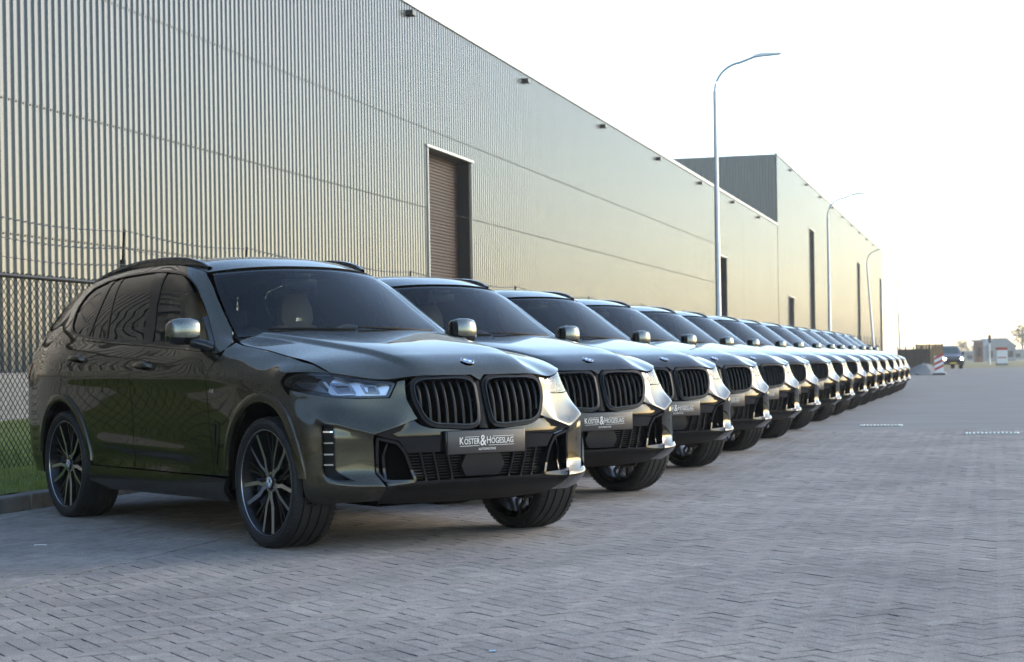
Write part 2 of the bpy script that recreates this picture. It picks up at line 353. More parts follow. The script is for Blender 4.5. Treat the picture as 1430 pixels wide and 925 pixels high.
def panel_mesh(name, outline, holes=(), surf=body, off=0.0, thick=.012, step=.03, lines=()):
    ol = dens(outline, step); hs = [dens(h_, step) for h_ in holes]
    pts = list(ol); edges = [(i, (i+1) % len(ol)) for i in range(len(ol))]
    for h_ in hs:
        b = len(pts); pts += h_; edges += [(b+i, b+(i+1) % len(h_)) for i in range(len(h_))]
    for ln in lines:      # crease lines the triangulation has to follow
        q = np.array(dens(ln, .012)[:-int(max(1, math.ceil(np.linalg.norm(np.array(ln[-1])-np.array(ln[0]))/.012)))])
        kk = inpoly(q, ol)
        for h_ in hs: kk &= ~inpoly(q, h_)
        prev = None
        for pt, ok in zip(q, kk):
            if not ok or np.min(np.hypot(*(np.array(pts)-pt).T)) < .004: prev = None; continue
            pts.append(tuple(pt))
            if prev is not None: edges.append((prev, len(pts)-1))
            prev = len(pts)-1
    A = np.array(ol); lo, hi = A.min(0), A.max(0)
    gx = np.arange(lo[0]+step/2, hi[0], step); gy = np.arange(lo[1]+step/2, hi[1], step)
    if len(gx) and len(gy):
        G = np.stack(np.meshgrid(gx, gy), -1).reshape(-1, 2); k = inpoly(G, ol)
        for h_ in hs: k &= ~inpoly(G, h_)
        G = G[k]
        if len(G):
            B = np.array(pts); dm = np.full(len(G), 9.)
            for c in range(0, len(B), 200): dm = np.minimum(dm, np.sqrt(((G[:, None]-B[None, c:c+200])**2).sum(-1)).min(1))
            pts += [tuple(g) for g in G[dm > step*.45]]
    res = delaunay_2d_cdt([Vector(p) for p in pts], edges, [], 0, 1e-7)
    V2 = np.array([tuple(v) for v in res[0]]); T = np.array([f for f in res[2] if len(f) == 3], dtype=int)
    C = V2[T].mean(1); k = inpoly(C, ol)
    for h_ in hs: k &= ~inpoly(C, h_)
    T = T[k]; P, N = surf(V2, off)
    fn = np.cross(P[T[:, 1]]-P[T[:, 0]], P[T[:, 2]]-P[T[:, 0]]); fl = (fn*N[T].mean(1)).sum(1) < 0; T[fl] = T[fl][:, [0, 2, 1]]
    V = [tuple(p) for p in P]; F = [tuple(t) for t in T]; NN = [tuple(n) for n in N]
    if thick:
        cnt = {}
        for t in F:
            for a, b in ((t[0], t[1]), (t[1], t[2]), (t[2], t[0])): cnt[(min(a, b), max(a, b))] = None if (min(a, b), max(a, b)) in cnt else (a, b)
        for e in cnt.values():
            if e is None: continue
            a, b = e; pa, pb = P[a], P[b]; qa, qb = pa-N[a]*thick, pb-N[b]*thick
            n = np.cross(pb-pa, N[a]); n /= np.linalg.norm(n)+1e-12; k0 = len(V)
            V += [tuple(pa), tuple(pb), tuple(qb), tuple(qa)]; NN += [tuple(n)]*4; F.append((k0+1, k0, k0+3, k0+2))
    return meshdata(name, V, F, normals=NN)
def panel(name, outline, mats, parent, holes=(), **k): return link(name, panel_mesh(name, outline, holes, **k), parent, mats)
def flip(poly): return [(-s, z) for s, z in poly]
def both(name, outline, mats, parent, holes=(), labels=None, **k):
    r = []
    for sgn in (1, -1):
        o = panel(name, outline if sgn > 0 else flip(outline), mats, parent, [h_ if sgn > 0 else flip(h_) for h_ in holes], **k); r.append(o)
    return r
def mirror_y(V): return [(x, -y, z) for x, y, z in V]

# other body surfaces -------------------------------------------------
HX = [-.85,-.55,-.28,0.,.26,.42,.60,.70,.80]
HA = [0,.2,.4,.55,.7,.8,.9]
HT = np.array([[1.272,1.272,1.27,1.262,1.245,1.222,1.19],[1.237,1.237,1.235,1.225,1.203,1.172,1.13],[1.203,1.203,1.2,1.187,1.163,1.138,1.10],
 [1.163,1.163,1.158,1.142,1.117,1.095,1.065],[1.122,1.122,1.117,1.098,1.073,1.052,1.02],[1.09,1.09,1.082,1.058,1.025,1.0,.965],
 [1.045,1.045,1.03,.978,.946,.915,.88],[.992,.992,.974,.922,.875,.83,.79],[.85,.87,.87,.83,.78,.74,.70]])
hx = np.linspace(-.85, .80, 166); ha = np.linspace(0, .9, 91)
HG = nspline(HA, nspline(HX, HT, hx).T, ha).T
hxx, haa = np.meshgrid(hx, ha, indexing='ij')
cl = .40+(.60-hxx)*.20                                  # dome edge
HG = HG+.019*sstep((cl-haa)/.060+.5)*sstep((.72-hxx)/.25)
HP = np.stack([hxx, haa, HG], -1)
HN = np.cross(np.gradient(HP, axis=0), np.gradient(HP, axis=1)); HN /= np.linalg.norm(HN, axis=-1, keepdims=True)
def hood_s(uv, off=0.0):
    uv = np.asarray(uv, float); sg = np.sign(uv[:, 1]+1e-12); a = np.abs(uv[:, 1])
    fi = np.clip((uv[:, 0]+.85)/1.65*165, 0, 164.999); fj = np.clip(a/.9*90, 0, 89.999); i = fi.astype(int); j = fj.astype(int); p = (fi-i)[:, None]; q = (fj-j)[:, None]
    def bl(G): return (G[i, j]*(1-p)+G[i+1, j]*p)*(1-q)+(G[i, j+1]*(1-p)+G[i+1, j+1]*p)*q
    P = bl(HP); N = bl(HN); N = N/np.linalg.norm(N, axis=1, keepdims=True); P[:, 1] *= sg; N[:, 1] *= sg
    return P+N*off, N
def numsurf(fn):
    def f(uv, off=0.0):
        uv = np.asarray(uv, float); e = 1e-3; P = fn(uv); a = fn(uv+[e, 0])-fn(uv-[e, 0]); b = fn(uv+[0, e])-fn(uv-[0, e])
        N = np.cross(a, b); N /= np.linalg.norm(N, axis=1, keepdims=True)+1e-12
        N = np.where((N[:, 2] < 0)[:, None], -N, N); return P+N*off, N
    return f
def ws_fn(uv):      # u across -1..1 , v from cowl to header
    u, v = uv[:, 0], uv[:, 1]; ze = 1.222+(1.648-1.222)*v
    j = (ze-Z0)/(Z1-Z0)*(NZ-1); xe = np.interp(j, np.arange(NZ), CX[12]); ae = np.interp(j, np.arange(NZ), CA[12])
    xc = -.585-.675*v-.02*np.sin(np.pi*np.clip(v, 0, 1))+.03*np.sin(np.pi*np.clip(v, 0, 1)); zc = ze+.018+.018*v
    k = 1-np.abs(u)**2.2
    return np.stack([xe+(xc-xe)*k, ae*u, ze+(zc-ze)*k], -1)
ws_s = numsurf(ws_fn)
RX = [-1.42,-1.6,-2.0,-2.4,-2.9,-3.2,-3.45,-3.62]; RZ = [1.655,1.698,1.732,1.735,1.708,1.665,1.612,1.568]
def redge(x): return np.interp(-np.asarray(x), [-v for v in RX], nspline([-v for v in RX], RZ, [-v for v in RX])) if False else nspline([-v for v in RX], RZ, -np.asarray(x, float))
def rhalf(x):
    z = redge(x); out = []
    for xx, zz in zip(np.atleast_1d(x), np.atleast_1d(z)):
        out.append(-body([(sx(xx, zz), zz)])[0][0, 1])
    return np.array(out)
_rx = np.linspace(-3.66, -1.40, 60); _rh = rhalf(_rx); _rh = np.convolve(np.pad(_rh, 3, mode='edge'), np.ones(7)/7, 'valid')
def roof_fn(uv):    # u = x station at the edge, v across -1..1
    x, v = uv[:, 0], uv[:, 1]; k = 1-np.abs(v)**2.6; ze = redge(x); a = np.interp(x, _rx, _rh)
    crown = nspline([-3.7,-3.2,-2.9,-2.4,-2.0,-1.6,-1.42], [.040,.050,.055,.060,.063,.060,.040], x)
    fr = np.clip((x+2.0)/.58, 0, 1); bk = np.clip((-x-3.0)/.62, 0, 1)
    return np.stack([x+.145*k*fr**2-.10*k*bk, a*v, ze+crown*k], -1)
roof_s = numsurf(roof_fn)

# ------------------------------------------------------------------ the car
FC, RC = (-.05, .40), (-3.035, .39)
def arc(c, r, a0, a1, n=20): return [(c[0]+r*math.cos(R(a0+(a1-a0)*i/n)), c[1]+r*math.sin(R(a0+(a1-a0)*i/n))) for i in range(n+1)]
GAP = .0035
def belt(x): return float(np.interp(-x, [.60,.713,.878,1.327,1.636,1.83,2.24,2.714,2.994,3.3], [1.11,1.121,1.136,1.165,1.183,1.19,1.211,1.238,1.268,1.32]))
HEDGE = [(.42,1.0),(.263,1.048),(.015,1.092),(-.278,1.134),(-.548,1.166),(-.66,1.19)]   # fender top edge under the hood
def hedge(x): return float(np.interp(-x, [-.42,-.263,-.015,.278,.548,.66], [1.0,1.048,1.092,1.134,1.166,1.19]))
DF = [(-.642,1.112),(-.70,1.05),(-.748,.976),(-.742,.903),(-.728,.696),(-.705,.52),(-.695,.39)]       # front door leading edge
DR = [(-1.735,1.188),(-1.80,1.08),(-1.855,.975),(-1.85,.9),(-1.848,.675),(-1.857,.54),(-1.86,.39)]     # gap between the doors
DRR = [(-2.872,1.252),(-2.958,1.068),(-3.04,.93),(-3.07,.86)]                                       # rear door trailing edge
def shift(pts, dx): return [(x+dx, z) for x, z in pts]
DLO_LOW = [(x, belt(x)+.012) for x in (-.72,-.842,-1.2,-1.605,-1.803,-2.2,-2.632,-2.87,-3.02)]
DLO_UP = [(-3.12,1.308),(-3.187,1.355),(-3.235,1.43),(-3.235,1.51),(-3.19,1.58),(-3.09,1.632),(-2.822,1.678),(-2.556,1.699),(-2.116,1.705),(-1.841,1.69),(-1.65,1.668),(-1.50,1.632),(-1.334,1.558),(-1.116,1.415),(-.90,1.265)]

def make_wheel(parent, x, y, sgn, steer=0.0):
    """wheel centred on its axle; sgn +1 = outer face toward +y"""
    rim = MB()
    o = lambda v: v*1.0
    prof = [(.307,.118),(.302,.128),(.296,.122),(.288,.10),(.272,.07),(.262,-.02),(.268,-.10),(.298,-.125),(.307,-.118)]
    rim.lathe([(r, sgn*yy) for r, yy in prof], 64)
    w_ = rim.build('wheel', [M['rim_black']], parent, smooth=35); w_.location = (x, y, .376); w_.rotation_euler = (0, 0, steer)
    lip = MB(); lip.lathe([(r, sgn*yy) for r, yy in [(.3065,.121),(.3040,.1280),(.3005,.1285),(.2985,.124)]], 72); lip.build('rim_lip', [M['rim_polish']], w_, smooth=50)
    ty = MB(); T = [(.305,-.118),(.320,-.136),(.340,-.142),(.357,-.137),(.369,-.120)]
    # tread with grooves
    gr = [(-.085,.012),(-.03,.012),(.03,.012),(.085,.012)]
    tread = [(.3735,-.108)]
    for g, wd in gr: tread += [(.3757,g-wd/2),(.367,g-wd/2+.001),(.367,g+wd/2-.001),(.3757,g+wd/2)]
    tread += [(.3735,.108)]
    T = T+tread+[(r, -yy) for r, yy in T[::-1]]
    ty.lathe([(r, sgn*yy) for r, yy in T], 80); t_ = ty.build('tyre', [M['rubber']], w_, smooth=28)
    # tread shoulder blocks
    tb = MB()
    for i in range(64):
        q = 2*math.pi*i/64
        for e in (1, -1):
            V = []
            for dq, rr, yy in ((-.028,.3705,.132),(.028,.3705,.132),(.028,.3768,.098),(-.028,.3768,.098),(-.028,.362,.1325),(.028,.362,.1325)):
                V.append((rr*math.cos(q+dq), e*yy, rr*math.sin(q+dq)))
            tb.add(V, [(0,1,2,3),(4,5,1,0)])
    tag(tb.build('tread_blocks', [M['rubber']], w_), kind='stuff')
    # five pairs of kinked spokes
    for k in range(5):
        base = R(53+72*k)
        for e in (1, -1):
            sp = MB()
            pr = [(.035,.005,.012,.100),(.085,.010,.012,.101),(.135,.034,.012,.104),(.215,.046,.0105,.110),(.300,.058,.0105,.117)]
            V = []
            for r, tq, hw, yy in pr:
                for dt, dy in ((-hw,0),(hw,-.004 if e > 0 else 0),(hw*1.25,-.045),(-hw*1.25,-.045)):
                    rr, tt = r, e*tq+dt
                    V.append((rr*math.cos(base)-tt*math.sin(base), sgn*(yy+dy), rr*math.sin(base)+tt*math.cos(base)))
            F = []; Mi = []
            for i in range(len(pr)-1):
                for j in range(4): F.append((i*4+j, i*4+(j+1) % 4, i*4+4+(j+1) % 4, i*4+4+j)); Mi.append(0 if j == 0 else 1)
            F.append((0,1,2,3)); Mi.append(1); F.append((16,17,18,19)); Mi.append(1)
            sp.V = V; sp.F = F; sp.M = Mi
            sp.build('spoke', [M['rim_polish'], M['rim_black']], w_)
        sb = MB(); b2 = base+R(36)
        for e in (1, -1):
            V = []
            for r, tq, hw, yy in [(.05,.0,.010,.085),(.16,.010,.007,.086),(.298,.029,.006,.10)]:
                for dt, dy in ((-hw,0),(hw,0),(hw,-.03),(-hw,-.03)):
                    tt = e*tq+dt; V.append((r*math.cos(b2)-tt*math.sin(b2), sgn*(yy+dy), r*math.sin(b2)+tt*math.cos(b2)))
            sb.add(V, [(i*4+j, i*4+(j+1) % 4, i*4+4+(j+1) % 4, i*4+4+j) for i in range(2) for j in range(4)])
        sb.build('inner_spoke', [M['rim_black']], w_)
    hub = MB(); hub.lathe([(0,sgn*.108),(.034,sgn*.108),(.038,sgn*.103),(.062,sgn*.092),(.068,sgn*.05)], 32); hub.build('hub', [M['rim_black']], w_, smooth=40)
    for q4, mm in ((0, 'emblem_blue'), (1, 'emblem_white'), (2, 'emblem_blue'), (3, 'emblem_white')):
        c_ = MB(); V = [(0, sgn*.1095, 0)]+[(.021*math.cos(R(90*q4+i*15)), sgn*.1095, .021*math.sin(R(90*q4+i*15))) for i in range(7)]
        c_.add(V, [(0,i,i+1) for i in range(1,7)]); c_.build('cap_quarter', [M[mm]], w_)
    rg = MB(); rg.lathe([(.021,sgn*.1092),(.0215,sgn*.1105),(.032,sgn*.1105),(.034,sgn*.108)], 32); rg.build('cap_ring', [M['chrome']], w_, smooth=60)
    for i in range(5):
        q = R(17+72*i); bt = MB(); bt.lathe([(0,sgn*.098),(.008,sgn*.098),(.009,sgn*.08)], 8)
        bt.V = [(vx+.052*math.cos(q), vy, vz+.052*math.sin(q)) for vx, vy, vz in bt.V]; bt.build('wheel_bolt', [M['satin_silver']], w_)
    bd = MB(); bd.lathe([(.07,sgn*.03),(.19,sgn*.03),(.192,sgn*.026),(.192,sgn*.004),(.07,sgn*.0)], 48); bd.build('brake_disc', [M['brake']], w_, smooth=40)
    cp = MB(); ang = 200 if x > -1 else 160
    poly = [(.125*math.cos(R(ang+d)), .125*math.sin(R(ang+d))) for d in range(-24,25,8)]+[(.215*math.cos(R(ang+d)), .215*math.sin(R(ang+d))) for d in range(24,-25,-8)]
    cp.prism(poly, sgn*.0, sgn*.072); cp.build('caliper', [M['caliper']], w_)
    return w_

def roundel(name, parent, centre, nrm, r, up=(0, 0, 1)):
    n = Vector(nrm).normalized(); ux = Vector(up).cross(n).normalized(); uy = n.cross(ux)
    def pt(a, b, h_): return Vector(centre)+ux*a+uy*b+n*h_
    rim = MB(); K = 32
    prof = [(1.0,0),(1.0,.06),(.93,.085),(.90,.085)]; V = []; F = []
    for i in range(K):
        q = 2*math.pi*i/K; V += [pt(r*p*math.cos(q), r*p*math.sin(q), r*h_) for p, h_ in prof]
    for i in range(K):
        for j in range(3): F.append((i*4+j, ((i+1) % K)*4+j, ((i+1) % K)*4+j+1, i*4+j+1))
    rim.add(V, F); e = rim.build(name, [M['chrome']], parent, smooth=60)
    bk = MB(); V = []; F = []
    for i in range(K):
        q = 2*math.pi*i/K; V += [pt(r*p*math.cos(q), r*p*math.sin(q), r*h_) for p, h_ in ((.91,.07),(.62,.075))]
    for i in range(K): F.append((i*2, ((i+1) % K)*2, ((i+1) % K)*2+1, i*2+1))
    bk.add(V, F); bk.build('emblem_band', [M['gloss_black']], e)
    for q4, mm in ((0,'emblem_blue'),(1,'emblem_white'),(2,'emblem_blue'),(3,'emblem_white')):
        c_ = MB(); c_.add([pt(0,0,r*.08)]+[pt(r*.62*math.cos(R(90*q4+i*15)), r*.62*math.sin(R(90*q4+i*15)), r*.08) for i in range(7)], [(0,i,i+1) for i in range(1,7)])
        c_.build('emblem_quarter', [M[mm]], e)
    return e

def text_mesh(s, size, extr=.0006):
    cu = bpy.data.curves.new('lettering', 'FONT'); cu.body = s; cu.size = size; cu.extrude = extr; cu.align_x = 'CENTER'; cu.align_y = 'CENTER'; cu.resolution_u = 3
    ob = bpy.data.objects.new('lettering', cu); me = bpy.data.meshes.new_from_object(ob); bpy.data.objects.remove(ob); bpy.data.curves.remove(cu); return me

def make_car():
    root = empty('parked_suv'); PM = M['paint_olive']
    # ---- painted side panels
    arcF = arc(FC, .462, 0, 180, 28); arcR = arc(RC, .452, 0, 180, 28)
    fend = X_([(x, z-GAP) for x, z in HEDGE])+X_([(x+.004, z) for x, z in [(-.655,1.15)]+DF[:1]])+X_(shift(DF, GAP))[1:]
    a0 = [p for p in arcF[::-1] if p[1] > .39 and p[0] < .32]
    a0 = [(-.49,.39)]+[p for p in arcF[::-1] if p[1] >= .41 and p[0] <= .27]
    fend += X_(a0)+[(sx(.235,.86),.86)]+A_([(.942,.915),(.936,.952),(.905,1.004),(.86,1.006)])
    both('front_fender', fend, PM, root, step=.028)
    # badge and side vent on the fender
    for sgn in (1, -1):
        vent = X_([(-.655,.722),(-.59,.712),(-.60,.60),(-.645,.452),(-.66,.47),(-.715,.645)])
        vent = rnd(vent if sgn > 0 else flip(vent), .012)
        panel('fender_vent', vent, M['gloss_black'], root, off=.004, thick=.006, step=.03)
        vb = X_([(-.652,.70),(-.63,.695),(-.66,.56),(-.668,.56)]); vb = vb if sgn > 0 else flip(vb)
        panel('vent_blade', vb, M['gloss_black'], root, off=.010, thick=.006, step=.03)
        for k in range(3):
            bx = X_([(-.705+.022*k,.888),(-.693+.022*k,.888),(-.683+.022*k,.912),(-.695+.022*k,.912)]); bx = bx if sgn > 0 else flip(bx)
            panel('badge_bar', bx, M['chrome'], root, off=.004, thick=.004, step=.03)
    dtop = lambda a, b, n: [(a+(b-a)*i/n, belt(a+(b-a)*i/n)-.004) for i in range(n+1)]
    fd = X_(dtop(-1.735-GAP*-1, -.655, 8))+X_(shift(DF, -GAP))[1:]+X_([(-1.2,.385)])+X_(shift(DR, GAP))[::-1][:-1]
    fdoors = both('front_door', fd, PM, root, step=.03)
    ra = [p for p in arcR if p[1] > .40 and p[0] > -3.055]
    rd = X_(dtop(-2.862, -1.735-GAP, 8))+X_(shift(DR, -GAP))[1:]+X_([(-2.2,.387),(-2.55,.39)])+X_(ra)+X_(shift(DRR, GAP))[::-1][:-1]
    rdoors = both('rear_door', rd, PM, root, step=.03)
    qr = [p for p in arcR if p[1] > .37 and p[0] < -3.08]
    qp = X_(shift(DRR, -GAP))+X_(qr)+[(sx(-3.49,.36),.36)]+X_([(-3.48,.30),(-3.74,.30)])+X_([(-3.8,.5),(-3.88,.8),(-3.9,1.0),(-3.87,1.15)])
    qp += [(sx(-3.80,1.25),1.25),(sx(-3.70,1.36),1.36),(sx(-3.6,1.47),1.47),(sx(-3.52,1.575),1.575)]
    qp += X_([(x, float(redge(x))-.004) for x in (-3.45,-3.3,-3.1,-2.9,-2.65,-2.4,-2.2,-2.0,-1.8,-1.6,-1.5,-1.445)])
    qp += X_([(-1.385,1.625),(-1.25,1.548),(-1.10,1.447),(-.95,1.352),(-.80,1.258),(-.70,1.20),(-.672,1.175),(-.67,1.135)])
    qp += X_([(x, belt(x)+.002) for x in (-.70,-.9,-1.2,-1.6,-2.0,-2.4,-2.70)])
    hole = rnd(X_(DLO_LOW+DLO_UP), .03)
    both('side_frame', qp, PM, root, holes=[hole], step=.032)
    # sill
    sill = X_([(-.50,.378),(-1.0,.378),(-1.6,.38),(-2.2,.38),(-2.545,.382),(-2.55,.30),(-2.56,.235),(-2.2,.235),(-1.6,.24),(-1.0,.245),(-.52,.24),(-.49,.30)])
    both('sill', sill, PM, root, off=lambda uv: .012+.03*np.exp(-((uv[:, 1]-.315)/.04)**2), step=.03, thick=.03)
    # wheel arch flares
    for c, r0, r1, a0_, a1_ in ((FC, .430, .492, 2, 176), (RC, .425, .480, 3, 172)):
        for sgn in (1, -1):
            V = []; n = 56; NN = []
            for i in range(n+1):
                q = R(a0_+(a1_-a0_)*i/n); row_ = []
                for rr, o_ in ((r1,.0005),(r1-.003,.012),(r1-.012,.0165),(r0+.018,.0175),(r0+.006,.015),(r0,.006),(r0+.001,-.03)):
                    x, z = c[0]+rr*math.cos(q), max(.24, c[1]+rr*math.sin(q)); P, N = body([(sx(x, z), z)], o_); p = P[0]
                    V.append((p[0], p[1]*sgn, p[2]))
            k = 7; F = [(i*k+j, i*k+j+1, (i+1)*k+j+1, (i+1)*k+j) for i in range(n) for j in range(k-1)]
            m_ = MB(); m_.add(V, F); m_.build('wheel_arch_flare', [PM], root, smooth=40)
            # liner
            ln = MB(); V = []; n = 24
            for i in range(n+1):
                q = R(-12+204*i/n)
                for yy in (.955, .62): V.append((c[0]+(r0+.004)*math.cos(q), -sgn*yy, c[1]+(r0+.004)*math.sin(q)))
            F = [(i*2, i*2+1, i*2+3, i*2+2) for i in range(n)]; V += [(c[0], -sgn*.62, c[1])]
            F += [(len(V)-1, i*2+1, i*2+3) for i in range(n)]
            ln.add(V, F); ln.build('wheel_arch_liner', [M['dark_void']], root)
    # ---- hood
    lead = [(.740,.0),(.735,.012),(.716,.045),(.718,.14),(.716,.30),(.703,.395),(.684,.452),(.662,.505),(.637,.56),(.604,.62),(.562,.68),(.505,.74),(.43,.797)]
    edge = [(.263,.803),(.015,.806),(-.278,.806),(-.45,.808),(-.56,.812),(-.64,.80),(-.70,.77)]
    back = [(-.66,.60),(-.625,.35),(-.61,.0)]
    half = lead+edge+back
    hood = half+[(x, -a) for x, a in half[::-1] if a > 0]
    hcr = []
    for sg_ in (1, -1):
        for d in (-.034, -.02, -.008, .008, .02, .034): hcr.append([(x, sg_*(.40+(.60-x)*.20+d)) for x in np.linspace(-.58, .66, 14)])
    hd = panel('hood', hood, PM, root, surf=hood_s, step=.026, thick=.015, lines=hcr)
    hp, hn = hood_s([(.615, 0)], .006); roundel('emblem', root, hp[0], hn[0], .041, up=(0, 0, 1))
    # cowl
    cw = MB(); V = []
    for u in np.linspace(-1, 1, 17):
        p = ws_fn(np.array([[u, 0.0]]))[0]; V += [(p[0]-.02, p[1], p[2]+.002), (p[0]+.10, p[1]*.98, p[2]-.055)]
    cw.add(V, [(i*2, i*2+1, i*2+3, i*2+2) for i in range(16)]); cw.build('cowl', [M['black_plastic']], root)
    for y0_, y1_ in ((.62, .02), (-.02, -.58)):
        wp = MB(); pts = []
        for t in np.linspace(0, 1, 10):
            u = (y0_+(y1_-y0_)*t)/.78; P, N = ws_s([(u, .035+.03*t)], .012); pts.append(P[0])
        wp.tube(pts, .008, 6); wp.build('wiper', [M['black_plastic']], root, smooth=60)
    # ---- windscreen, roof
    ow = [(-.985,.0)]+[(u, 0.0) for u in np.linspace(-.9, .9, 13)]+[(.985,0.)]+[(.985, v) for v in np.linspace(.1, .9, 7)]+[(.975,.99)]+[(u, .99) for u in np.linspace(.9, -.9, 13)]+[(-.975,.99)]+[(-.985, v) for v in np.linspace(.9, .1, 7)]
    panel('windscreen', ow, M['windscreen'], root, surf=ws_s, step=.08, thick=0)
    iw = [(u*.93, .05+v*.885) for u, v in ow]
    panel('windscreen_border', ow, M['gloss_black'], root, holes=[rnd(iw, .12, 4)], surf=ws_s, off=-.006, step=.08, thick=0)
    rl = [(-1.43, v) for v in np.linspace(-1, 1, 15)]+[(x, 1.0) for x in (-1.8,-2.2,-2.6,-3.0,-3.3)]+[(-3.6, v) for v in np.linspace(1, -1, 15)]+[(x, -1.0) for x in (-3.3,-3.0,-2.6,-2.2,-1.8)]
    sr = [(-1.62,-.72),(-1.62,.72),(-2.85,.72),(-2.85,-.72)]
    panel('roof', rl, PM, root, surf=roof_s, holes=[rnd(sr, .06)], step=.09, thick=.02)
    panel('sunroof', rnd(inset(sr, .006), .055), M['sun_roof'], root, surf=roof_s, off=-.001, step=.09, thick=.01)
    sp = [(-3.58, v) for v in np.linspace(-.93, .93, 13)]+[(-3.74,.82),(-3.76,.4),(-3.765,0),(-3.76,-.4),(-3.74,-.82)]
    panel('roof_spoiler', sp, M['gloss_black'], root, surf=roof_s, off=.004, step=.08, thick=.03)
    for sgn in (1, -1):
        rr_ = MB(); pts = []; rad = []
        xs = np.linspace(-1.50, -3.30, 26)
        for i, x in enumerate(xs):
            t = i/25; P, N = roof_s([(x, -sgn*.93)]); hgt = .034*min(1, math.sin(math.pi*t)**.45) if 0 < t < 1 else 0
            pts.append((P[0, 0], P[0, 1], P[0, 2]+.004+hgt)); rad.append(.016)
        V = []; F = []
        for p in pts:
            for dy, dz in ((-.018,-.012),(-.014,.008),(0,.012),(.014,.008),(.018,-.012)): V.append((p[0], p[1]+dy, p[2]+dz))
        for i in range(len(pts)-1):
            for j in range(4): F.append((i*5+j, i*5+j+1, i*5+j+6, i*5+j+5))
        rr_.add(V, F); rr_.build('roof_rail', [M['gloss_black']], root, smooth=50)
        # feet under the rail ends
        for i0, i1 in ((0, 25),):
            V = []
            for p, x in list(zip(pts, xs))[i0:i1+1]:
                P, N = roof_s([(x, -sgn*.93)]); V += [(p[0], p[1]-.012, p[2]-.008), (P[0, 0], P[0, 1]-.012, P[0, 2]-.01), (P[0, 0], P[0, 1]+.012, P[0, 2]-.01), (p[0], p[1]+.012, p[2]-.008)]
            k = i1-i0; ft = MB(); ft.add(V, [(i*4+j, i*4+(j+1) % 4, i*4+4+(j+1) % 4, i*4+4+j) for i in range(k) for j in range(4)]+[(0,1,2,3),(k*4,k*4+1,k*4+2,k*4+3)]); ft.build('rail_foot', [M['gloss_black']], root)
    fin = MB(); fin.prism([(-3.12,1.705),(-3.34,1.69),(-3.30,1.765),(-3.27,1.765)], -.02, .02); fin.build('antenna_fin', [PM], root)
    # ---- side glass
    PB = 1.0
    zz = lambda x: belt(x)+.016
    def up(x): return float(np.interp(-x, [1.0,1.22,1.36,1.50,1.70,1.934,2.3,2.64,2.86,2.985,3.06], [1.315,1.455,1.54,1.60,1.64,1.655,1.655,1.638,1.60,1.545,1.47]))
    trim_in = inset(hole, .016)
    both('window_trim', hole, M['pillar_black'], root, holes=[trim_in], off=.002, thick=.02, step=.03)
    fg = X_([(-.80,1.165),(-1.2,zz(-1.2)+.004),(-1.665,zz(-1.665)+.004),(-1.79,1.46),(-1.905,1.676)])+X_([(-1.83,1.674),(-1.65,1.653),(-1.51,1.617),(-1.35,1.543),(-1.14,1.402),(-.95,1.275)])
    both('front_side_window', rnd(fg, .03), M['front_glass'], root, off=-.008, thick=0, step=.04)
    rg_ = X_([(-1.80,zz(-1.80)+.004),(-2.2,zz(-2.2)+.004),(-2.405,zz(-2.4)+.004),(-2.485,1.388),(-2.59,1.680),(-2.3,1.689),(-2.07,1.688),(-1.895,1.464)])
    both('rear_side_window', rnd(rg_, .02), M['tint_glass'], root, off=-.008, thick=0, step=.04)
    ql = X_([(-2.43,zz(-2.43)+.004),(-2.76,zz(-2.76)+.004),(-2.745,1.428),(-2.73,1.672),(-2.61,1.680),(-2.508,1.388)])
    both('fixed_side_window', rnd(ql, .015), M['tint_glass'], root, off=-.008, thick=0, step=.04)
    qg = X_([(-2.825,zz(-2.82)+.006),(-2.95,zz(-2.95)+.006),(-3.10,1.328),(-3.168,1.37),(-3.212,1.435),(-3.212,1.505),(-3.17,1.567),(-3.08,1.614),(-2.815,1.658),(-2.79,1.656),(-2.805,1.428)])
    both('quarter_window', rnd(qg, .02), M['tint_glass'], root, off=-.008, thick=0, step=.04)
    bp = X_([(-1.66,zz(-1.66)-.004),(-1.805,zz(-1.80)-.004),(-1.90,1.464),(-2.08,1.703),(-1.89,1.688),(-1.785,1.46)])
    both('door_pillar', bp, M['pillar_black'], root, off=-.003, thick=.01, step=.05)
    cq_ = X_([(-2.402,zz(-2.4)-.004),(-2.433,zz(-2.43)-.004),(-2.51,1.388),(-2.612,1.692),(-2.587,1.694),(-2.482,1.388)])
    both('window_divider', cq_, M['pillar_black'], root, off=-.004, thick=.01, step=.05)
    cp_ = X_([(-2.755,zz(-2.755)-.004),(-2.83,zz(-2.83)-.004),(-2.81,1.428),(-2.795,1.680),(-2.725,1.685),(-2.74,1.428)])
    both('door_pillar', cp_, M['pillar_black'], root, off=-.003, thick=.01, step=.05)
    sq = X_([(-.735,1.140),(-.83,1.148),(-.98,1.285),(-1.06,1.355),(-1.045,1.363)])
    both('sail_panel', sq, M['gloss_black'], root, off=-.002, thick=.01, step=.05)
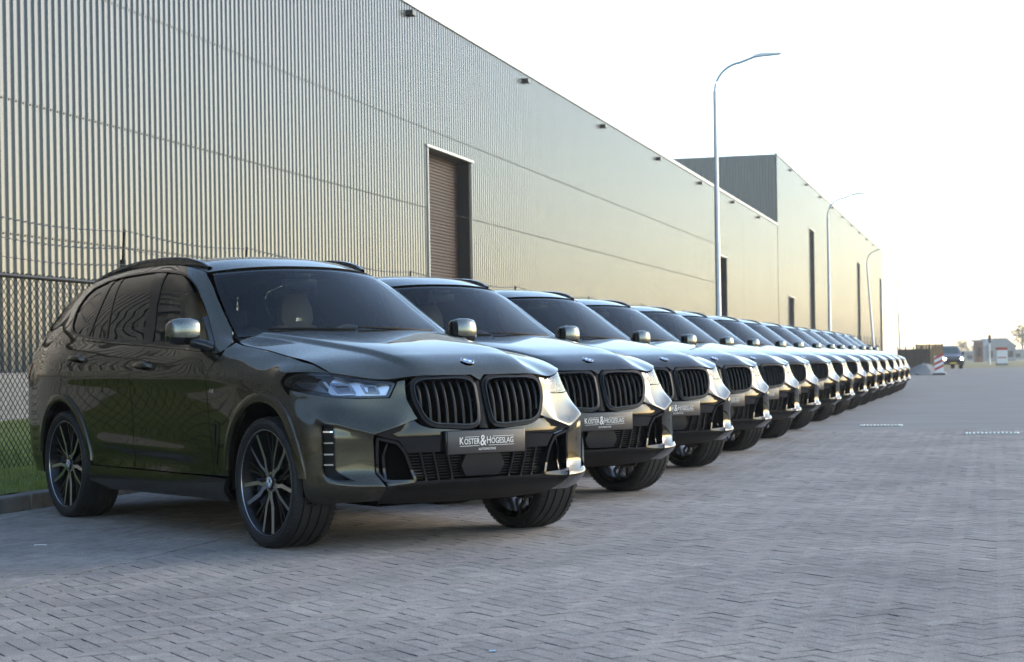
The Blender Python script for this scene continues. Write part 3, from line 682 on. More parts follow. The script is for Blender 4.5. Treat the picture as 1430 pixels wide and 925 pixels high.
    # ---- door handles, mirrors
    for sgn, drs in ((1, (fdoors[0], rdoors[0])), (-1, (fdoors[1], rdoors[1]))):
        for d_, (hx_, hz_) in zip(drs, ((-1.65, 1.052), (-2.785, 1.108))):
            hb = MB(); pts = []
            for t in np.linspace(0, 1, 12):
                x = hx_+.125-.25*t; P, N = body([(sx(x, hz_), hz_)], .006+.036*math.sin(math.pi*t)**.5); pts.append((P[0, 0], P[0, 1]*sgn, P[0, 2]))
            V = []; F = []
            for i, p in enumerate(pts):
                hw = .017*(.6+.4*math.sin(math.pi*i/11)); 
                for dy, dz in ((.0,hw),(-sgn*.010,hw*.6),(-sgn*.012,-hw*.5),(.0,-hw),(sgn*.008,0)): V.append((p[0], p[1]+dy, p[2]+dz))
            for i in range(11):
                for j in range(5): F.append((i*5+j, i*5+(j+1) % 5, i*5+5+(j+1) % 5, i*5+5+j))
            F += [(0,1,2,3,4),(55,56,57,58,59)]
            hb.add(V, F); h_ = hb.build('door_handle', [PM], d_, smooth=60)
            cup = [(sx(hx_+.035+.062*math.cos(q), hz_+.042*math.sin(q))*1.0, hz_+.042*math.sin(q)) for q in np.linspace(0, 2*math.pi, 24, endpoint=False)]
            panel('handle_cup', cup if sgn > 0 else flip(cup), M['gloss_black'], d_, off=.0012, thick=.004, step=.03)
        # mirror: head, painted cap, lower black shell, arm
        def ring(cx, y, cz, w_, h_, n=20, pw=3.0):
            out = []
            for i in range(n):
                q = 2*math.pi*i/n; c_, s_ = math.cos(q), math.sin(q)
                out.append((cx+w_*math.copysign(abs(c_)**(2/pw), c_), y, cz+h_*math.copysign(abs(s_)**(2/pw), s_)))
            return out
        secs = [(x_-.06, y_, z_, a_, b_) for x_, y_, z_, a_, b_ in [(-.885,.945,1.265,.020,.058),(-.875,.955,1.262,.062,.073),(-.868,1.00,1.262,.072,.082),(-.872,1.06,1.262,.072,.083),(-.882,1.105,1.260,.062,.076),(-.892,1.130,1.256,.042,.055),(-.898,1.140,1.254,.016,.022)]]
        V = []; F = []; Mi = []
        for cx, y, cz, w_, h_ in secs: V += [(px, -sgn*py, pz) for px, py, pz in ring(cx, y, cz, w_, h_)]
        n = 20
        for i in range(len(secs)-1):
            for j in range(n):
                F.append((i*n+j, i*n+(j+1) % n, (i+1)*n+(j+1) % n, (i+1)*n+j))
                zc = sum(V[k][2] for k in F[-1])/4; Mi.append(1 if zc < 1.232 else 0)
        F.append(tuple(range(n))); Mi.append(1); F.append(tuple(range((len(secs)-1)*n, len(secs)*n))); Mi.append(0)
        mb_ = MB(); mb_.V = V; mb_.F = F; mb_.M = Mi; mo = mb_.build('door_mirror', [M['paint_mirror'], M['gloss_black']], root, smooth=50)
        mg = MB(); mg.prism([(-sgn*.975,1.205),(-sgn*1.10,1.205),(-sgn*1.115,1.30),(-sgn*.98,1.325)], -1.007, -1.004, axis='x'); mg.build('mirror_glass', [M['chrome']], mo)
        ar = MB(); ar.tube([(-.80,-sgn*.91,1.155),(-.815,-sgn*.95,1.178),(-.89,-sgn*1.0,1.195)], [.034,.030,.032], 10); ar.build('mirror_arm', [M['gloss_black']], mo, smooth=60)
    # ---- front: painted bumper corners
    low = A_([(.60,.282),(.68,.279),(.80,.274),(.87,.270)])+[(sa(.905,.268),.268)]+X_([(.34,.265),(.395,.272)])
    archf = X_([p for p in arc(FC, .464, -18, 62, 20) if p[0] > .205])
    bump = A_([(.466,.95),(.508,.944),(.520,.92),(.558,.852),(.62,.852),(.705,.851),(.80,.857),(.85,.868),(.90,.886),(.930,.905)])+[(sx(.228,.853),.853)]
    bump += archf[::-1]+low[::-1]+A_([(.612,.30),(.63,.352),(.652,.40),(.672,.439),(.674,.54),(.680,.655),(.56,.692),(.421,.736),(.437,.76),(.470,.84),(.472,.92)])
    vent = rnd(A_([(.857,.708),(.907,.722),(.9095,.60),(.9085,.46),(.902,.425),(.868,.402),(.778,.400),(.836,.446),(.855,.475)]), .012)
    RA = np.linspace(.43, .92, 22); rz_ = np.interp(RA, [.40,.421,.68,.855,.93], [.74,.734,.658,.717,.722]); LA = np.linspace(.60, .93, 16); lz_ = np.interp(LA, [.60,.66,.80,.92], [.352,.368,.378,.40])
    crs = [A_(list(zip(RA, rz_+d))) for d in (-.022, -.010, -.004, .003, .014, .03)]+[A_(list(zip(LA, lz_+d))) for d in (-.02, -.008, 0, .012, .026)]
    bo = []
    for sgn in (1, -1): bo.append(panel('front_bumper', bump if sgn > 0 else flip(bump), PM, root, [vent if sgn > 0 else flip(vent)], step=.022, lines=[c if sgn > 0 else flip(c) for c in crs]))
    vin = inset(vent, .004)
    both('corner_vent', vent, M['gloss_black'], root, holes=[inset(vent, .007)], off=.001, thick=.03, step=.02)
    both('corner_vent_back', vin, M['black_plastic'], root, off=-.028, thick=0, step=.02)
    for zc in (.674,.612,.549,.492):
        tk = A_([(.866,zc-.0045),(.902,zc-.0045),(.902,zc+.0045),(.866,zc+.0045)])
        both('vent_tick', tk, M['chrome'], root, off=-.006, thick=.012, step=.02)
    sens = [(sa(.79,.575)+.010*math.cos(q), .575+.010*math.sin(q)) for q in np.linspace(0, 2*math.pi, 14, endpoint=False)]
    both('parking_sensor', sens, PM, root, off=.0015, thick=.003, step=.02)
    # ---- headlights
    hl = rnd(A_([(.520,.938),(.60,.951),(.685,.966),(.75,.982),(.80,.998),(.86,1.0),(.90,.992),(.925,.965),(.934,.935),(.90,.892),(.85,.873),(.80,.862),(.705,.857),(.62,.857),(.562,.858)]), .012)
    for sgn in (1, -1):
        q = hl if sgn > 0 else flip(hl)
        lens = panel('headlight', q, M['lens'], root, off=-.002, thick=.004, step=.03)
        panel('lamp_border', q, M['gloss_black'], lens, holes=[inset(q, .013)], off=-.012, thick=.05, step=.025)
        panel('lamp_housing', inset(q, .004), M['lamp_dark'], lens, off=-.075, thick=0, step=.04)
        rf_ = A_([(.575,.866),(.70,.867),(.80,.872),(.835,.90),(.80,.985),(.75,.972),(.685,.956),(.60,.940),(.545,.925)]); rf_ = rnd(rf_ if sgn > 0 else flip(rf_), .015)
        panel('lamp_bowl', rf_, M['lamp_sky_tint'], lens, off=lambda uv: -.055-.02*np.cos(uv[:, 0]*40.0), thick=.01, step=.015)  # bowl added to brighten the lens like reflected sky
        for (a0_, a1_, zc) in ((.60,.70,.908),(.72,.82,.918)):
            m1 = A_([(a0_,zc-.028),(a1_-.02,zc-.028),(a1_,zc+.036),(a0_+.02,zc+.030)]); m1 = rnd(m1 if sgn > 0 else flip(m1), .012)
            panel('lamp_module', m1, M['lamp_inner'], lens, off=-.035, thick=.03, step=.03, holes=[inset(m1, .014)])
            m2 = inset(m1, .016); panel('lamp_projector', m2, M['lamp_glass'], lens, off=-.05, thick=.01, step=.03)
            dr = A_([(a0_+.01,zc-.037),(a1_-.025,zc-.037),(a1_-.005,zc-.032),(a1_+.018,zc+.04),(a1_+.008,zc+.04),(a1_-.014,zc-.026),(a0_+.01,zc-.030)]); dr = dr if sgn > 0 else flip(dr)
            panel('daylight_bar', dr, M['satin_silver'], lens, off=-.03, thick=.01, step=.03)
        wg = A_([(.83,.90),(.90,.925),(.915,.955),(.86,.955)]); wg = wg if sgn > 0 else flip(wg)
        panel('lamp_reflector', wg, M['lamp_inner'], lens, off=-.04, thick=.01, step=.03)
    # ---- kidney grilles
    def kid_fn(uv):
        a, z = uv[:, 0], uv[:, 1]; t = np.clip((z-.67)/.31, -.2, 1.2)
        return np.stack([.797-.055*t-.030*t*t-.13*np.abs(a)**2.2-.010*np.exp(-(a/.03)**2), a, z], -1)
    def kid_s(uv, off=0.0):
        uv = np.asarray(uv, float); e = 1e-3; P = kid_fn(uv); A = kid_fn(uv+[e, 0])-kid_fn(uv-[e, 0]); B = kid_fn(uv+[0, e])-kid_fn(uv-[0, e])
        N = np.cross(A, B); N /= np.linalg.norm(N, axis=1, keepdims=True); N = np.where((N[:, 0] < 0)[:, None], -N, N)
        o = off(uv) if callable(off) else off
        return P+N*(o[:, None] if isinstance(o, np.ndarray) else o), N
    kid = [(.016,.915),(.040,.958),(.09,.976),(.16,.981),(.35,.978),(.415,.966),(.452,.935),(.458,.88),(.452,.83),(.418,.742),(.385,.706),(.33,.683),(.12,.669),(.06,.678),(.030,.712),(.018,.80)]
    for sgn in (-1, 1):
        kp = rnd([(sgn*a, z) for a, z in kid], .02, 3)
        fi = inset(kp, .027)
        fr = panel('grille', kp, M['satin_black'], root, holes=[fi], surf=kid_s, off=lambda uv: np.zeros(len(uv)), thick=.055, step=.022)
        fr2 = panel('grille_rim', inset(kp, .021), M['black_rim'], fr, holes=[inset(kp, .027)], surf=kid_s, off=.007, thick=.05, step=.022)
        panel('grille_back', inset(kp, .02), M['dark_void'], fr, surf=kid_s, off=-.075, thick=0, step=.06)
        ip = np.array(fi)
        for k in range(7):
            a = sgn*(.080+.0535*k); zs_ = []
            for i in range(len(ip)):
                p, q = ip[i-1], ip[i]
                if (p[0]-a)*(q[0]-a) < 0: zs_.append(p[1]+(q[1]-p[1])*(a-p[0])/(q[0]-p[0]))
            if len(zs_) < 2: continue
            zb, zt = min(zs_)-.004, max(zs_)+.004
            sl_ = MB(); V = []; n = 9
            for i in range(n):
                t = i/(n-1); z = zb+(zt-zb)*t; p = kid_fn(np.array([[a, z]]))[0]; bow = -.018+.012*math.sin(math.pi*t)-.012*max(0, (t-.86)/.14)
                V += [(p[0]+bow, p[1]-.0085, z), (p[0]+bow+.005, p[1], z), (p[0]+bow, p[1]+.0085, z), (p[0]+bow-.05, p[1]+.006, z), (p[0]+bow-.05, p[1]-.006, z)]
            F = [(i*5+j, i*5+(j+1) % 5, i*5+5+(j+1) % 5, i*5+5+j) for i in range(n-1) for j in range(5)]
            sl_.add(V, F); sl_.build('grille_slat', [M['slat_black']], fr, smooth=30)
    ctr = MB(); V = []; n = 10
    for i in range(n):
        z = .672+(.94-.672)*i/(n-1); p = kid_fn(np.array([[.0, z]]))[0]; V += [(p[0]-.012, -.03, z), (p[0]-.004, 0, z), (p[0]-.012, .03, z)]
    ctr.add(V, [(i*3+j, i*3+j+1, i*3+j+4, i*3+j+3) for i in range(n-1) for j in range(2)]); ctr.build('grille_divider', [M['black_plastic']], root, smooth=40)
    # ---- black lower fascia
    def sym(h_): return h_+[(-a, z) for a, z in h_[::-1] if a > 1e-6]
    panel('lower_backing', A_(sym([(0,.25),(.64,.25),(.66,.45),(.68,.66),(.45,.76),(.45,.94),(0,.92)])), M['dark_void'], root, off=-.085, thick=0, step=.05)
    band = A_(sym([(0,.545),(.487,.547),(.505,.575),(.535,.617),(.665,.650),(.672,.657),(.55,.690),(.425,.731),(.40,.715),(.33,.678),(.10,.66),(0,.66)]))
    panel('fascia_band', band, M['gloss_black'], root, off=lambda uv: -.004-.03*sstep((uv[:, 1]-.66)/.08), thick=.03, step=.025)
    for sgn in (1, -1):
        pod = A_([(.664,.642),(.666,.55),(.666,.44),(.640,.392),(.60,.384),(.435,.380),(.462,.46),(.492,.543),(.515,.578),(.545,.612)]); pod = rnd(pod if sgn > 0 else flip(pod), .015)
        fr = panel('intake', pod, M['gloss_black'], root, holes=[inset(pod, .016)], off=.006, thick=.07, step=.02)
        panel('intake_back', inset(pod, .012), M['dark_void'], fr, off=-.06, thick=0, step=.05)
        fn = A_([(.60,.40),(.615,.40),(.625,.53),(.60,.60),(.59,.60),(.61,.53)]); fn = fn if sgn > 0 else flip(fn)
        panel('intake_blade', fn, M['gloss_black'], fr, off=-.03, thick=.03, step=.03)
    lg = A_(sym([(0,.385),(.432,.385),(.487,.545),(0,.545)]))
    panel('lower_grille', lg, M['dark_void'], root, off=-.05, thick=0, step=.04)
    for k in range(9):
        z = .40+.016*k; a1 = .432+(z-.385)/.16*.052
        panel('grille_louvre', A_([(-a1,z-.003),(0,z-.003),(a1,z-.003),(a1,z+.003),(0,z+.003),(-a1,z+.003)]), M['slat_black'], root, off=-.032, thick=.014, step=.06)
    for sgn in (1, -1):
        for a0_ in (.19,.28,.36):
            rb = A_([(a0_,.388),(a0_+.012,.388),(a0_+.052,.545),(a0_+.040,.545)]); rb = rb if sgn > 0 else flip(rb)
            panel('grille_rib', rb, M['gloss_black'], root, off=-.018, thick=.03, step=.04)
    rad = A_(sym([(0,.400),(.115,.400),(.150,.462),(.118,.525),(0,.525)]))
    panel('radar_cover', rnd(rad, .012), M['radar'], root, off=-.006, thick=.04, step=.03)
    lipb = A_(sym([(0,.374),(.20,.374),(.44,.374),(.62,.372),(.632,.384),(.44,.388),(.20,.388),(0,.388)]))
    panel('lower_lip', lipb, M['gloss_black'], root, off=.004, thick=.05, step=.03)
    chin = A_(sym([(0,.250),(.30,.250),(.58,.262),(.602,.28),(.625,.345),(.628,.372),(.44,.374),(.20,.374),(0,.374)]))
    panel('chin_valance', chin, M['black_plastic'], root, off=0.0, thick=.03, step=.03)
    # ---- number plate
    pl = MB(); px_ = .796; pl.box((px_, 0, .594), (.014, .535, .128), bev=.004); plo = pl.build('number_plate', [M['plate']], root, smooth=40)
    pb = MB(); pb.box((px_-.012, 0, .594), (.02, .55, .138), bev=.004); pb.build('plate_holder', [M['gloss_black']], plo, smooth=40)
    def lettering(s, size, y, z):
        me = text_mesh(s, size); me.transform(Matrix.Translation((px_+.0078, y, z)) @ Matrix(((0,0,1,0),(1,0,0,0),(0,1,0,0),(0,0,0,1)))); return link('lettering', me, plo, M['letter'])
    items = [('K', .058, .601), ('OSTER', .046, .597), ('&', .088, .600), ('H', .058, .601), ('OGESLAG', .046, .597)]; objs = []; cur = 0.0
    for tx_, sz_, zc_ in items:
        o_ = lettering(tx_, sz_, 0, zc_); ys = [v.co.y for v in o_.data.vertices]; objs.append((o_, cur-min(ys))); cur += max(ys)-min(ys)+.0065
    kx = .375/cur
    for o_, dy in objs:
        for v in o_.data.vertices: v.co.y = (v.co.y+dy-cur/2)*kx
    lettering('AUTOMOTIVE', .019, .0, .553)
    for y0_, y1_, z in ((-.188,-.055,.5735),(.010,.188,.5735),(.040,.188,.6235),(-.150,-.055,.6235)):
        ln = MB(); ln.box((px_+.0078, (y0_+y1_)/2, z), (.001, y1_-y0_, .0022)); ln.build('plate_line', [M['letter']], plo)
    # ---- tail (closes the shell)
    tl = X_([(-3.875,.34),(-3.91,.5),(-3.93,.8),(-3.935,1.0),(-3.90,1.16)])+[(sx(-3.83,1.25),1.25),(sx(-3.74,1.36),1.36),(sx(-3.62,1.5),1.5),(sx(-3.53,1.58),1.58)]
    smax = Sd[-1]; 
    def tail_half(sgn):
        return [(sgn*s, z) for s, z in tl]+[(sgn*smax, 1.58),(sgn*smax, .34)]
    for sgn in (1, -1): panel('tailgate', tail_half(sgn), PM, root, step=.05, thick=0)
    for sgn in (1, -1):
        tw = [(s, z) for s, z in [(sx(-3.83,1.25)+.12,1.25),(sx(-3.64,1.48)+.1,1.50),(smax-.002,1.50),(smax-.002,1.25)]]
        panel('tail_glass', tw if sgn > 0 else flip(tw), M['tint_glass'], root, off=.004, thick=0, step=.06)
        tlm = X_([(-3.82,.97),(-3.93,.97)])+[(sx(-3.93,1.0)+.35,.97),(sx(-3.93,1.0)+.33,1.07),(sx(-3.80,1.09),1.09)]
        panel('tail_lamp', tlm if sgn > 0 else flip(tlm), M['tail_red'], root, off=.005, thick=.02, step=.05)
    # ---- underbody and cabin
    ub = MB()
    ub.box((-1.5, 0, .30), (1.95, 1.70, .14)); ub.box((.25, 0, .36), (.4, 1.05, .18)); ub.box((-3.6, 0, .36), (.55, 1.3, .2)); ub.box((-.05, 0, .30), (1.1, 1.10, .12)); ub.box((-3.0, 0, .36), (1.2, 1.1, .2))
    ub.build('underbody', [M['dark_void']], root)
    ax = MB(); ax.tube([(0,-.80,.36),(0,.80,.36)], .05, 8); ax.tube([(-2.975,-.80,.36),(-2.975,.80,.36)], .05, 8); ax.build('axle', [M['dark_void']], root)
    cb = MB(); cb.box((-1.0, 0, .80), (.06, 1.60, .75)); cb.box((-2.2, 0, .55), (2.6, 1.66, .06)); cb.build('cabin_floor', [M['interior']], root)
    hlr = panel('headliner', [(-1.50,-.9),(-1.50,.9),(-3.4,.9),(-3.4,-.9)], M['headliner'], root, surf=roof_s, off=-.05, thick=0, step=.12)
    ds = MB(); ds.prism([(-.66,1.17),(-.80,1.205),(-1.00,1.20),(-1.13,1.13),(-1.15,1.0),(-1.05,.85),(-.66,.85)], -.74, .74); ds.build('dashboard', [M['interior']], root, smooth=40)
    bn = MB(); bn.prism([(-.98,1.19),(-1.02,1.255),(-1.03,1.19)], .12, .62); bn.build('instrument_screen', [M['gloss_black']], root)
    sw = MB(); c = Vector((-1.27, .37, 1.135)); tilt = R(24); pts = []
    for i in range(28):
        q = 2*math.pi*i/28; u_ = Vector((math.sin(tilt)*-1, 0, math.cos(tilt))); pts.append(c+Vector((0, 1, 0))*.185*math.cos(q)+u_*.185*math.sin(q))
    sw.tube(pts, .016, 8, closed=True); sw.tube([c+Vector((0,-.18,0)), c+Vector((0,.18,0))], .022, 6); sw.box((c.x+.02, c.y, c.z), (.05, .16, .13), bev=.02)
    sw.build('steering_wheel', [M['interior']], root, smooth=60)
    for y in (.37, -.37):
        st = MB(); st.box((-1.72, y, .74), (.56, .54, .18), bev=.06); se = st.build('seat', [M['tan_leather']], root, smooth=60)
        bk = MB(); V = []; F = []
        for i, (z, xx, hw) in enumerate([(.76,-1.93,.25),(.95,-1.98,.27),(1.15,-2.04,.265),(1.27,-2.08,.20),(1.33,-2.10,.15)]):
            for dx, dy in ((.05,-1),(.075,-.55),(.055,0),(.075,.55),(.05,1),(-.07,.9),(-.08,0),(-.07,-.9)): V.append((xx+dx, y+dy*hw, z))
        for i in range(4):
            for j in range(8): F.append((i*8+j, i*8+(j+1) % 8, i*8+8+(j+1) % 8, i*8+8+j))
        F.append(tuple(range(32, 40))); bk.add(V, F); bk.build('seat_back', [M['tan_leather']], se, smooth=50)
        hr = MB(); V = []; F = []
        for z, xx, hw in [(1.31,-2.07,.115),(1.37,-2.07,.14),(1.45,-2.08,.135),(1.53,-2.10,.105),(1.555,-2.11,.07)]:
            for dx, dy in ((.04,-.9),(.055,-.4),(.055,.4),(.04,.9),(-.04,.9),(-.05,0),(-.04,-.9)): V.append((xx+dx, y+dy*hw, z))
        for i in range(4):
            for j in range(7): F.append((i*7+j, i*7+(j+1) % 7, i*7+7+(j+1) % 7, i*7+7+j))
        F += [tuple(range(7)), tuple(range(28, 35))]; hr.add(V, F); hr.build('headrest', [M['tan_leather']], se, smooth=50)
        em = MB(); em.prism([(y-.03,1.355),(y+.03,1.355),(y+.024,1.38),(y-.024,1.38)], -2.013, -2.006, axis='x'); em.build('seat_trim', [M['chrome']], se)
    rs = MB(); rs.box((-2.85, 0, .80), (.5, 1.3, .22), bev=.05); rs.box((-3.1, 0, 1.08), (.16, 1.3, .52), bev=.06)
    for y in (-.42, 0, .42): rs.box((-3.12, y, 1.40), (.08, .22, .14), bev=.03)
    rs.build('rear_seat', [M['interior']], root, smooth=50)
    rm = MB(); rm.box((-1.33, 0, 1.585), (.03, .25, .065), bev=.012); rm.box((-1.345, 0, 1.65), (.10, .14, .07), bev=.02); rm.build('rear_view_mirror', [M['interior']], root, smooth=50)
    for sgn in (1, -1):
        dc = MB(); dc.box((-1.75, sgn*.865, .80), (2.0, .05, .66)); dc.build('door_lining', [M['interior']], root)
    # ---- wheels
    for x in (0, -2.975):
        for sgn in (1, -1): make_wheel(root, x, sgn*.858, sgn)
    return root
M['paint_mirror'] = paint('paint_mirror', (.20, .205, .18))
M['black_rim'] = mat('black_rim', (.008, .008, .008), .12, spec=.4)
M['slat_black'] = mat('slat_black', (.006, .006, .007), .25, spec=.35)
M['satin_black'] = mat('satin_black', (.005, .005, .006), .35, spec=.14)
M['pillar_black'] = mat('pillar_black', (.004, .004, .0045), .12, spec=.15)
M['radar'] = mat('radar', (.008, .009, .011), .25, spec=.4)
M['tail_red'] = mat('tail_red', (.12, .004, .004), .15, coat=.5)
M['headliner'] = mat('headliner', (.05, .05, .05), .8)

car = make_car()
car.location = (CAR_X, CAR_Y, 0); car.rotation_euler = (0, 0, math.atan2(-math.cos(CAR_TH), math.sin(CAR_TH)))
tag(car, 'olive green metallic SUV wholly in view, first of the angled row beside the wire fence', 'car', 'SUVs parked in an angled row')
# ------------------------------------------------------------------ the street: local axes x = away from the hall, y = along the street
CV, SV = math.cos(VA), math.sin(VA)
def W(p, s, z=0.0): return (p*CV+s*SV, -p*SV+s*CV, z)
def street(o, p=0, s=0, z=0, rz=0): o.location = W(p, s, z); o.rotation_euler = (0, 0, -VA+rz); return o
KERB, WALL, FENCE = -6.97, -16.2, -8.3

def grid_mat(name, c0, c1, scale, rough=.9, bump=.3, bscale=40., stretch=(1, 1, 1), c2=None):
    m, t, b = newmat(name); b.inputs['Roughness'].default_value = rough; b.inputs['Specular IOR Level'].default_value = .3
    tc = t.nodes.new('ShaderNodeTexCoord'); mp = t.nodes.new('ShaderNodeMapping'); mp.inputs['Scale'].default_value = stretch
    t.links.new(tc.outputs['Object'], mp.inputs['Vector'])
    n1 = t.nodes.new('ShaderNodeTexNoise'); n1.inputs['Scale'].default_value = scale; n1.inputs['Detail'].default_value = 8; n1.inputs['Roughness'].default_value = .7
    t.links.new(mp.outputs[0], n1.inputs['Vector']); rp = t.nodes.new('ShaderNodeValToRGB')
    rp.color_ramp.elements[0].color = (*c0, 1); rp.color_ramp.elements[1].color = (*c1, 1); rp.color_ramp.elements[0].position = .32; rp.color_ramp.elements[1].position = .68
    t.links.new(n1.outputs['Fac'], rp.inputs[0]); out = rp.outputs[0]
    t.links.new(out, b.inputs['Base Color'])
    n2 = t.nodes.new('ShaderNodeTexNoise'); n2.inputs['Scale'].default_value = bscale; n2.inputs['Detail'].default_value = 6
    t.links.new(tc.outputs['Object'], n2.inputs['Vector']); bp = t.nodes.new('ShaderNodeBump'); bp.inputs['Strength'].default_value = bump; bp.inputs['Distance'].default_value = .02
    t.links.new(n2.outputs['Fac'], bp.inputs['Height']); t.links.new(bp.outputs[0], b.inputs['Normal']); return m
def paver_mat():
    m, t, b = newmat('paver'); b.inputs['Specular IOR Level'].default_value = .12
    tc = t.nodes.new('ShaderNodeTexCoord'); ge = t.nodes.new('ShaderNodeNewGeometry')
    oi = t.nodes.new('ShaderNodeObjectInfo'); ad = t.nodes.new('ShaderNodeMath'); ad.operation = 'ADD'
    fr = t.nodes.new('ShaderNodeMath'); fr.operation = 'FRACT'
    t.links.new(ge.outputs['Random Per Island'], ad.inputs[0]); t.links.new(oi.outputs['Random'], ad.inputs[1]); t.links.new(ad.outputs[0], fr.inputs[0])
    rp = t.nodes.new('ShaderNodeValToRGB'); el = rp.color_ramp.elements; el[0].color = (.235, .221, .204, 1); el[1].color = (.305, .287, .265, 1)
    e = el.new(.55); e.color = (.27, .254, .235, 1); e = el.new(.93); e.color = (.275, .25, .232, 1)
    t.links.new(fr.outputs[0], rp.inputs[0])
    pos = ge.outputs['Position']
    def noise(sc, det=5):
        n = t.nodes.new('ShaderNodeTexNoise'); n.inputs['Scale'].default_value = sc; n.inputs['Detail'].default_value = det; n.inputs['Roughness'].default_value = .7; t.links.new(pos, n.inputs['Vector']); return n
    def mul(a, b_, fac=1.0, lo=.3, hi=.7, c0=(.6,)*3, c1=(1.4,)*3):
        r = t.nodes.new('ShaderNodeValToRGB'); r.color_ramp.elements[0].position = lo; r.color_ramp.elements[1].position = hi
        r.color_ramp.elements[0].color = (*c0, 1); r.color_ramp.elements[1].color = (*c1, 1); t.links.new(b_, r.inputs[0])
        mx = t.nodes.new('ShaderNodeMix'); mx.data_type = 'RGBA'; mx.blend_type = 'MULTIPLY'; mx.inputs[0].default_value = fac
        t.links.new(a, mx.inputs[6]); t.links.new(r.outputs[0], mx.inputs[7]); return mx.outputs[2]
    c = mul(rp.outputs[0], noise(170, 3).outputs['Fac'], .9, .35, .72, (.62,)*3, (2.0, 1.93, 1.85))   # light grains
    c = mul(c, noise(.9, 6).outputs['Fac'], .8, .3, .7, (.72, .72, .74), (1.2, 1.18, 1.15)); c = mul(c, noise(.22, 3).outputs['Fac'], .4, .35, .65, (.8, .8, .82), (1.12, 1.11, 1.1))             # wear, stains
    c = mul(c, noise(14, 4).outputs['Fac'], .7, .3, .7, (.74,)*3, (1.2,)*3)
    t.links.new(c, b.inputs['Base Color']); b.inputs['Roughness'].default_value = .95
    nb = noise(220, 3); bp = t.nodes.new('ShaderNodeBump'); bp.inputs['Strength'].default_value = .35; bp.inputs['Distance'].default_value = .003
    t.links.new(nb.outputs['Fac'], bp.inputs['Height']); t.links.new(bp.outputs[0], b.inputs['Normal']); return m
M['paver'] = paver_mat()
M['joint'] = grid_mat('joint', (.05, .048, .042), (.09, .086, .076), 30)
M['road_far'] = grid_mat('road_far', (.206, .194, .180), (.275, .259, .242), .9, rough=.97, bump=.2, bscale=9, stretch=(.35, 1.2, 1))
M['road_far'].node_tree.nodes['Principled BSDF'].inputs['Specular IOR Level'].default_value = .1
M['concrete'] = grid_mat('concrete', (.17, .165, .155), (.27, .262, .25), 3, rough=.85, bump=.3, bscale=60)
M['kerb'] = grid_mat('kerb', (.13, .128, .12), (.22, .215, .205), 5, rough=.9, bump=.5, bscale=50)
M['grass'] = grid_mat('grass', (.07, .10, .018), (.14, .17, .035), 6, rough=.95, bump=.8, bscale=30)
M['blade'] = mat('blade', (.15, .20, .035), .6, var=.4, vscale=3)
M['dry_grass'] = grid_mat('dry_grass', (.16, .14, .06), (.28, .24, .11), .3, rough=.95, bump=.6, bscale=4)
def cladding_mat():
    m, t, b = newmat('cladding'); b.inputs['Metallic'].default_value = .06; b.inputs['IOR'].default_value = 1.62; b.inputs['Base Color'].default_value = (.46, .475, .44, 1)
    tc = t.nodes.new('ShaderNodeTexCoord'); mp = t.nodes.new('ShaderNodeMapping'); mp.inputs['Scale'].default_value = (1, 1.2, .12); t.links.new(tc.outputs['Object'], mp.inputs['Vector'])
    n = t.nodes.new('ShaderNodeTexNoise'); n.inputs['Scale'].default_value = 1.6; n.inputs['Detail'].default_value = 7; t.links.new(mp.outputs[0], n.inputs['Vector'])
    mr = t.nodes.new('ShaderNodeMapRange'); mr.inputs['From Min'].default_value = .3; mr.inputs['From Max'].default_value = .7; mr.inputs['To Min'].default_value = .17; mr.inputs['To Max'].default_value = .25
    t.links.new(n.outputs['Fac'], mr.inputs['Value']); t.links.new(mr.outputs[0], b.inputs['Roughness'])
    rp = t.nodes.new('ShaderNodeValToRGB'); rp.color_ramp.elements[0].position = .3; rp.color_ramp.elements[1].position = .7
    rp.color_ramp.elements[0].color = (.055, .060, .062, 1); rp.color_ramp.elements[1].color = (.076, .082, .084, 1)
    t.links.new(n.outputs['Fac'], rp.inputs[0]); t.links.new(rp.outputs[0], b.inputs['Base Color']); return m
M['cladding'] = cladding_mat()
M['flashing'] = mat('flashing', (.42, .43, .42), .45, metal=.3)
M['dark_frame'] = mat('dark_frame', (.012, .013, .014), .4)
M['shutter'] = mat('shutter', (.042, .025, .020), .6, spec=.25, var=.12, vscale=2)
M['galv'] = mat('galv', (.42, .44, .47), .35, metal=.7, var=.1, vscale=4)
M['fence'] = mat('fence', (.012, .013, .013), .5, spec=.25)
M['wire'] = mat('wire', (.10, .10, .10), .5, metal=.6)
M['steel'] = mat('steel', (.40, .40, .38), .4, metal=.8)
M['bark'] = mat('bark', (.07, .055, .04), .9, var=.3, vscale=5)
M['leaf'] = mat('leaf', (.07, .075, .035), .8, var=.4, vscale=1)
M['brick_red'] = mat('brick_red', (.22, .12, .09), .9, var=.2, vscale=1)
M['grey_wall'] = mat('grey_wall', (.28, .29, .30), .8, var=.1, vscale=.5)
M['white_paint'] = mat('white_paint', (.75, .75, .73), .5)
M['red_paint'] = mat('red_paint', (.45, .04, .03), .5)
M['wood'] = mat('wood', (.30, .18, .08), .8, var=.25, vscale=2)
M['sand'] = grid_mat('sand', (.22, .21, .19), (.34, .32, .29), 6, rough=.95, bump=.9, bscale=14)
M['amber_plate'] = mat('amber_plate', (.75, .48, .03), .4)

